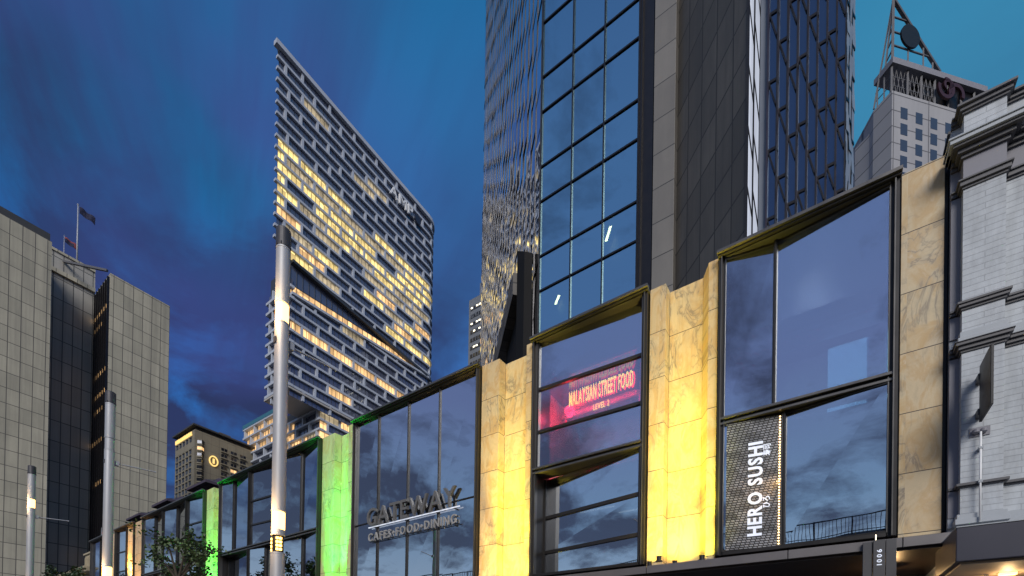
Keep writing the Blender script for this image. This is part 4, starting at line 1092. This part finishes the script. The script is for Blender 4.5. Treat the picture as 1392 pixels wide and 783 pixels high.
for r in range(7):
    for k in range(5):
        a = 1.62+k*2.85; zq = 89.0-r*2.5-k*.12
        m_ = MB(); m_.loft([[rr(a,.02,zq-1.75),rr(a+1.3,.02,zq-1.75),rr(a+1.3,-.05,zq-1.75),rr(a,-.05,zq-1.75)],[rr(a,.02,zq),rr(a+1.3,.02,zq),rr(a+1.3,-.05,zq),rr(a,-.05,zq)]])
        m_.build('window', mat_win if (r or k) else globals().setdefault('mat_win', mat_mirror('bluish_square_window',(.05,.06,.09),(.8,.85,1),0,1,.1,1.6)), RT)
t = thing('crown_logo', rr(10.5,.3,91.5), 'dark maroon curled emblem on the open crown of the pale tower', 'sign')
m_ = MB(); nseg = 34; pr = []
def curl(cx, cz, r, a0, a1, w):
    for k in range(nseg):
        A0,A1 = a0+(a1-a0)*k/nseg, a0+(a1-a0)*(k+1)/nseg
        P = lambda a,rr_,o: rr(cx+rr_*math.cos(a), o, cz+rr_*math.sin(a))
        m_.loft([[P(A0,r-w,.3),P(A1,r-w,.3),P(A1,r+w,.3),P(A0,r+w,.3)],[P(A0,r-w,.6),P(A1,r-w,.6),P(A1,r+w,.6),P(A0,r+w,.6)]])
curl(9.6,93.3,1.35,R(-200),R(100),.28); curl(9.9,93.9,.6,R(-60),R(250),.2); curl(11.6,92.9,1.3,R(-20),R(200),.28)
m_.build('emblem', mat_plain('maroon_metal',(.045,.014,.02),.45,.2,.2), t)

# ------------------------------------------------------------------ smart poles along the kerb
def make_pole():
    t = thing('street_light_pole', (0,0,.13), 'x', 'street light', 'tall aluminium light poles along the kerb')
    mb = MB(); mb.lathe(0,0,[(.24,.13),(.24,.20),(.155,.22),(.152,3.45)],32); mb.lathe(0,0,[(.146,3.78),(.146,3.86)],32); mb.lathe(0,0,[(.146,4.17),(.15,4.19),(.15,7.36),(.146,7.38)],32); mb.lathe(0,0,[(.146,7.71),(.15,7.73),(.15,8.66)],32)
    o = mb.build('shaft', M['pole'], t, smooth=True); e = o.modifiers.new('edge','EDGE_SPLIT'); e.split_angle = R(35)
    mb = MB()
    for z in (3.46,3.77,4.185,7.37,7.72,8.64):
        mb = MB(); mb.lathe(0,0,[(.156,z-.012),(.156,z+.012)],32); mb.build('collar', M['pole'], t)
    mb = MB(); mb.lathe(0,0,[(.158,8.665),(.158,8.97),(.14,8.985)],32)
    for k in range(8): a=k*math.pi/4; mb.obox((.155*math.cos(a),.155*math.sin(a),8.69),(.012,0,0),(0,.012,0),(0,0,.02))
    mb.build('cap', M['pole_cap'], t)
    for z0,z1 in ((3.862,4.168),(7.382,7.708)):
        mb = MB(); mb.lathe(0,0,[(.128,z0),(.14,z0+.01),(.14,z1-.01),(.128,z1)],28); mb.build('lamp', M['lamp_warm'], t)
        l = bpy.data.lights.new('street_lamp','POINT'); l.energy = 45; l.color=(1,.6,.25); l.shadow_soft_size=.15
        o = bpy.data.objects.new('street_lamp',l); COL.objects.link(o); o.parent=t; o.location=(.0,-.35,(z0+z1)/2-.13)
    mb = MB(); mb.lathe(0,0,[(.12,3.47),(.12,3.76)],20); mb.build('led_mount', M['black'], t)
    mb = MB()
    for sx in (-1,1):
        for k in range(4):
            for j in (0,1):
                a = math.pi/2*(1-sx)+ (j-.5)*.5 - .75*sx*0; c = (.135*math.cos(a-.35*sx),.135*math.sin(a-.35*sx)-.0,3.52+k*.062)
                mb = MB(); mb.obox(c,(.022,0,0),(0,.022,0),(0,0,.018)); mb.build('led', M['lamp_led'], t)
    mb = MB(); mb.tube((0,.15,7.08),(0,1.05,7.17),.017,n=10); mb.lathe(0,1.05,[(.02,7.15),(.024,7.17),(.01,7.19)],10); mb.box(-.05,.05,.13,.2,7.02,7.14); mb.build('banner_arm', M['pole'], t)
    mb = MB(); mb.box(-.05,.05,-.165,-.14,7.0,7.1); mb.build('plate', M['pole_cap'], t)
    for q in [q for q in bpy.data.objects if q.parent == t and q.type == 'MESH' and not q.name.startswith('banner')]:
        for v in q.data.vertices: v.co.x *= .74; v.co.y *= .74
    return t
P1 = make_pole()
# shaft again with flat caps, smooth sides
P1.location = (-7.69,4.17,.13); P1['label'] = 'nearest aluminium light pole with two glowing lamps before the green lit pier'
for x,y,lab in ((-16.31,4.11,'second aluminium light pole standing before the narrow slot of the concrete building'),(-25.1,4.05,'farthest aluminium light pole before the left wing of the concrete building')):
    c = copy_tree(P1); c.location = (x,y,.13); c['label'] = lab
    if x > -20:                                          # the upper lamp of this one is out
        for q in [q for q in bpy.data.objects if q.parent == c and q.name.startswith('lamp')]:
            if max(v.co.z for v in q.data.vertices) > 6:
                q.data = q.data.copy(); q.data.materials[0] = M['pole']
        for q in [q for q in bpy.data.objects if q.parent == c and q.type == 'LIGHT' and q.location.z > 6]: bpy.data.objects.remove(q)

# ------------------------------------------------------------------ rooftop umbrellas, trees, far heritage building
def umbrella(x,y,z,lab,rot):
    t = thing('rooftop_umbrella',(x,y,ZT),lab,'umbrella','canvas umbrellas on the arcade roof')
    mb = MB(); mb.tube((x,y,ZT),(x,y,z+.75),.03,n=10); mb.build('pole',M['steel_grey'],t)
    mb = MB(); rim = [(x+1.75*math.cos(rot+k*math.pi/2),y+1.75*math.sin(rot+k*math.pi/2)) for k in range(4)]
    r0=[(a,b_,z) for a,b_ in rim]; r1=[(x+(a-x)*.05,y+(b_-y)*.05,z+.72) for a,b_ in rim]; r2=[(a,b_,z-.14) for a,b_ in rim]
    mid=[(x+(a-x)*.5,y+(b_-y)*.5,z+.27) for a,b_ in rim]
    mb.loft([r2,r0,mid,r1],0,False); mb.build('canopy',M['canvas'],t)
    mb = MB()
    for a,b_ in rim: mb.tube((x,y,z+.66),(a,b_,z-.02),.012,n=6)
    mb.build('rib',M['steel_grey'],t)
umbrella(-29.6,12.5,11.72,'dark canvas umbrella on the roof nearest the near pole',R(45)); umbrella(-34.9,12.5,11.70,'dark canvas umbrella in the middle of the three on the roof',R(45)); umbrella(-39.6,12.5,11.62,'dark canvas umbrella on the roof farthest left',R(45))

def tree(name, x, y, zc, rad, hgt, nl, seed, leaf, label, size):
    rnd = random.Random(seed)
    t = thing(name,(x,y,.13),label,'tree')
    tr = MB(); lf = MB()
    tr.tube((x,y,.13),(x+.05,y,zc-hgt*.35),.13,.085,10)
    tips = []
    base = Vector((x+.05,y,zc-hgt*.35))
    for i in range(9):
        a = rnd.uniform(0,6.28); e = Vector((x+rad*rnd.uniform(.45,.95)*math.cos(a), y+rad*.8*rnd.uniform(.4,.95)*math.sin(a), zc+hgt*rnd.uniform(-.15,.5)))
        mid = base.lerp(e,.5)+Vector((0,0,rnd.uniform(.0,.35)))
        tr.tube(base,mid,.055,.032,7); tr.tube(mid,e,.032,.010,6); tips += [(mid,e)]
        for q in range(4):
            s = mid.lerp(e,rnd.uniform(.1,.9)); e2 = s+Vector((rnd.gauss(0,.5),rnd.gauss(0,.4),rnd.gauss(.1,.3)))*rad*.5
            tr.tube(s,e2,.014,.005,5); tips.append((s,e2))
    for k in range(nl):
        s,e = rnd.choice(tips); q = s.lerp(e, rnd.random()**.6)+Vector((rnd.gauss(0,.13),rnd.gauss(0,.13),rnd.gauss(0,.10)))
        for j in range(3):
            c = q+Vector((rnd.gauss(0,.06),rnd.gauss(0,.06),rnd.gauss(0,.05)))
            d = Vector((rnd.gauss(0,1),rnd.gauss(0,1),rnd.gauss(-.3,.6))).normalized(); w = d.orthogonal().normalized()*size*.32*rnd.uniform(.7,1.2); L = d*size*rnd.uniform(.7,1.3)
            lf.quad([c,c+L*.45+w,c+L,c+L*.45-w])
    tr.build('trunk',M['bark'],t); lf.build('crown',M[leaf],t)
tree('street_tree',-22.6,8.0,5.9,1.75,2.6,620,3,'leaf','leafy young street tree in front of the folded windows',.15)
tree('street_tree',-43.0,8.6,6.7,1.6,1.9,700,5,'leaf_dark','dark bushy tree at the lower left below the concrete building',.2)

HB = thing('heritage_building', (-58,14,0), 'old pale building with bracketed cornice and stone parapet at the far end of the street', 'building')
mb = MB(); mb.box(-75,-45.6,11.0,26,0,8.3); mb.build('wall', M['sandstone'], HB)
mb = MB(); mb.box(-75,-45.55,10.3,11.0,8.3,8.62); mb.box(-75,-45.6,10.15,10.3,8.5,8.65); mb.build('cornice', M['sandstone'], HB)
for k in range(14):
    x=-46.3-k*1.9
    mb = MB(); mb.box(x-.35,x+.35,10.75,10.98,7.4,8.28); mb.build('bracket', M['white_paint'], HB)
    mb = MB(); mb.box(x-1.45,x-.55,10.93,10.99,5.2,7.9); mb.box(x-1.05,x-.95,10.88,10.92,5.2,7.9,1); mb.build('window',[M['hotel_win'],M['white_paint']],HB)
mb = MB(); mb.box(-48.6,-45.4,10.9,13,8.66,9.9)
for k in range(9): mb.box(-48.5+k*.35,-48.35+k*.35,10.84,10.895,8.8,9.7)
mb.box(-48.75,-45.38,10.8,13.1,9.9,10.02); mb.build('parapet', M['sandstone'], HB)
mb = MB(); mb.lathe(-47.6,11.6,[(.55,10.02),(.52,10.25),(.38,10.45),(.15,10.55)],16); mb.build('dome', M['steel_grey'], HB, smooth=True)
flag(-45.95,11.2,10.0,11.75,.9,.5,[M['flag_blue'],M['flag_red']],'small flagpole with a red and navy flag above the old stone parapet','flag over the parapet')

# ------------------------------------------------------------------ elevated road across the street (seen mirrored in the windows)
VD = thing('elevated_road', (-20,-18,0), 'dark elevated roadway with railing across the street, mirrored in the windows', 'viaduct')
def vx(x): return -16.5-.0022*(x+10)**2*.3
mb = MB(); n=40; X0,X1=-120,45
for k in range(n):
    a,b_=X0+(X1-X0)*k/n, X0+(X1-X0)*(k+1)/n
    mb.loft([[(a,vx(a),9.0),(b_,vx(b_),9.0),(b_,vx(b_)-12,9.0),(a,vx(a)-12,9.0)],[(a,vx(a),10.7),(b_,vx(b_),10.7),(b_,vx(b_)-12,10.7),(a,vx(a)-12,10.7)]])
mb.build('deck', M['viaduct'], VD)
mb = MB()
for k in range(n):
    a,b_=X0+(X1-X0)*k/n, X0+(X1-X0)*(k+1)/n
    mb.bar((a,vx(a)-.1,11.9),(b_,vx(b_)-.1,11.9),.07,.07); mb.bar((a,vx(a)-.1,10.85),(b_,vx(b_)-.1,10.85),.05,.05)
k=X0
while k < X1:
    mb.bar((k,vx(k)-.1,10.7),(k,vx(k)-.1,11.9),.03,.03); k+=.22
k=X0
while k < X1:
    mb.bar((k,vx(k)-.1,10.7),(k,vx(k)-.1,11.95),.09,.09); k+=2.2
mb.build('railing', M['black'], VD)
for x in range(-110,45,18):
    mb = MB(); mb.lathe(x,vx(x)-6,[(.8,0),(.8,8.2),(1.6,9.0)],18); mb.build('column', M['viaduct'], VD)
mb = MB(); mb.box(-120,45,-30.5,-30,0,9); mb.build('retaining_wall', M['viaduct'], VD)
t = thing('direction_sign', (-14.5,-16.7,10.7), 'dark road direction sign on posts above the elevated road railing', 'sign')
mb = MB(); mb.box(-16.2,-13.6,-16.75,-16.68,13.6,15.2); mb.build('board', M['black'], t)
mb = MB(); mb.tube((-14.9,-16.8,9.5),(-14.9,-16.8,13.6),.08,n=10); mb.build('post', M['steel_grey'], t)

# ------------------------------------------------------------------ sky, sun
w = bpy.data.worlds.new('World'); scene.world = w; w.use_nodes = True
nt = w.node_tree; nt.nodes.clear()
out = nt.nodes.new('ShaderNodeOutputWorld'); bg = nt.nodes.new('ShaderNodeBackground')
tc = nt.nodes.new('ShaderNodeTexCoord').outputs['Generated']
nm = nt.nodes.new('ShaderNodeVectorMath'); nm.operation='NORMALIZE'; nt.links.new(tc, nm.inputs[0]); dv = nm.outputs[0]
dx,dy,dz = sepxyz(nt, dv)
zc = mth(nt,'MAXIMUM', dz, 0.0)
front = ramp(nt, zc, [(0.0,(.10,.14,.26)),(.28,(.024,.10,.30)),(.50,(.018,.100,.34)),(.66,(.001,.122,.29)),(.80,(.000,.125,.275)),(1.0,(.002,.08,.22))])
back = ramp(nt, zc, [(0.0,(.62,.50,.42)),(.10,(.46,.57,.68)),(.30,(.24,.38,.56)),(.50,(.19,.25,.47)),(.75,(.15,.24,.46)),(1.0,(.06,.12,.30))])
bk = mth(nt,'MULTIPLY_ADD', dy, -1.6, .12, clamp=True)
# a broad paler patch low on the right of the pointed tower
dp = nt.nodes.new('ShaderNodeVectorMath'); dp.operation='DOT_PRODUCT'; nt.links.new(dv, dp.inputs[0]); dp.inputs[1].default_value = Vector((-.50,.62,.60)).normalized()
glow = mth(nt,'MULTIPLY', mth(nt,'SUBTRACT', dp.outputs['Value'], .90), 9.0, clamp=True)
teal = mth(nt,'MULTIPLY', mth(nt,'MULTIPLY_ADD', dx, 2.2, .75, clamp=True), mth(nt,'MULTIPLY_ADD', dz, 4.0, -2.0, clamp=True))
front = mixc(nt, mth(nt,'MULTIPLY', teal, .8), front, (.004,.125,.27))
front = mixc(nt, mth(nt,'MULTIPLY', glow, .75), front, (.045,.125,.36))
dp2 = nt.nodes.new('ShaderNodeVectorMath'); dp2.operation='DOT_PRODUCT'; nt.links.new(dv, dp2.inputs[0]); dp2.inputs[1].default_value = Vector((.08,.74,.62)).normalized()
glow2 = mth(nt,'MULTIPLY', mth(nt,'SUBTRACT', dp2.outputs['Value'], .93), 14.0, clamp=True)
front = mixc(nt, mth(nt,'MULTIPLY', glow2, .8), front, (.05,.24,.40))
# clouds on a plane overhead so that they shrink towards the horizon
inv = mth(nt,'DIVIDE', 1.0, mth(nt,'ADD', zc, .22))
cv = comb(nt, mth(nt,'MULTIPLY', dx, inv), mth(nt,'MULTIPLY', dy, inv), 0.0)
m1 = nd(nt,'ShaderNodeMapping'); m1.inputs['Rotation'].default_value=(0,0,R(20)); nt.links.new(cv, m1.inputs[0])
mp = nd(nt,'ShaderNodeMapping'); mp.inputs['Location'].default_value=(.35,2.2,0); mp.inputs['Scale'].default_value=(.42,1.9,1); nt.links.new(m1.outputs[0], mp.inputs[0])
c1 = noise(nt, mp.outputs[0], 1.55, 6, .55, .35)
c2 = noise(nt, cv, 2.1, 9, .62, .3)
c4 = noise(nt, cv, 3.4, 8, .6, .4)
hard = ramp(nt, c2, [(.47,(0,0,0)),(.60,(1,1,1))])
left = mth(nt,'MULTIPLY_ADD', dx, -3.0, -.95, clamp=True)
streak = mth(nt,'MULTIPLY', ramp(nt, c1, [(.44,(0,0,0)),(.60,(1,1,1))]), mth(nt,'MULTIPLY_ADD', left, .86, .10))
fc = mixc(nt, streak, front, (.022,.042,.128))
low = mth(nt,'MULTIPLY_ADD', dz, -4.0, 3.0, clamp=True)
cum = mth(nt,'MULTIPLY', ramp(nt, c4, [(.42,(0,0,0)),(.56,(1,1,1))]), mth(nt,'MULTIPLY', low, mth(nt,'MULTIPLY_ADD', left, .72, .26)))
fc = mixc(nt, cum, fc, (.020,.026,.085))
c3 = noise(nt, cv, 1.5, 4, .5, .2)
fc = mixc(nt, mth(nt,'MULTIPLY', ramp(nt,c3,[(.50,(0,0,0)),(.66,(1,1,1))]), mth(nt,'MULTIPLY', left, .55)), fc, (.050,.066,.26))
bc = mixc(nt, mth(nt,'MULTIPLY', hard, .88), back, (.050,.056,.10))
sky = mixc(nt, bk, fc, bc)
ns = nt.nodes.new('ShaderNodeTexSky'); ns.sky_type='NISHITA'; ns.sun_disc=False; ns.sun_elevation=R(1.0); ns.sun_rotation=R(124); ns.ozone_density=3.0
sky = mixc(nt, .02, sky, ns.outputs[0], 'ADD')
grd = mth(nt,'LESS_THAN', dz, 0.0)
sky = mixc(nt, grd, sky, (.05,.05,.06))
nt.links.new(sky, bg.inputs[0]); bg.inputs[1].default_value = 1.0
nt.links.new(bg.outputs[0], out.inputs[0])
sl = bpy.data.lights.new('afterglow_sun','SUN'); sl.energy = 2.4; sl.angle = R(30); sl.color = (1.0,.94,.86)
so = bpy.data.objects.new('afterglow_sun', sl); COL.objects.link(so)
so.rotation_euler = (-Vector((.56,-.80,.62))).to_track_quat('-Z','Y').to_euler()

# ------------------------------------------------------------------ camera: level wide lens with rise
cam = bpy.data.cameras.new('camera'); co = bpy.data.objects.new('camera', cam); COL.objects.link(co)
f_, sy, roll, pitch, yaw = 621.96, 511.5, .0156172, .0054355, .5972325
F = Vector((-math.sin(yaw),math.cos(yaw),0)); Rv = Vector((math.cos(yaw),math.sin(yaw),0)); U = Vector((0,0,1))
F2 = F*math.cos(pitch)+U*math.sin(pitch); U2 = U*math.cos(pitch)-F*math.sin(pitch)
R3 = Rv*math.cos(roll)+U2*math.sin(roll); U3 = U2*math.cos(roll)-Rv*math.sin(roll)
mw = Matrix((R3,U3,-F2)).transposed().to_4x4(); mw.translation = (0,0,1.6)
co.matrix_world = mw
cam.sensor_width = 36; cam.lens = f_*36/1392; cam.shift_y = sy/1392; cam.clip_start=.05; cam.clip_end = 3000
scene.camera = co
scene.view_settings.view_transform='Standard'; scene.view_settings.look='None'; scene.view_settings.exposure=.2; scene.view_settings.gamma=1
scene.cycles.use_denoising = True
scene.cycles.max_bounces = 8; scene.cycles.transparent_max_bounces = 16; scene.cycles.sample_clamp_indirect = 6
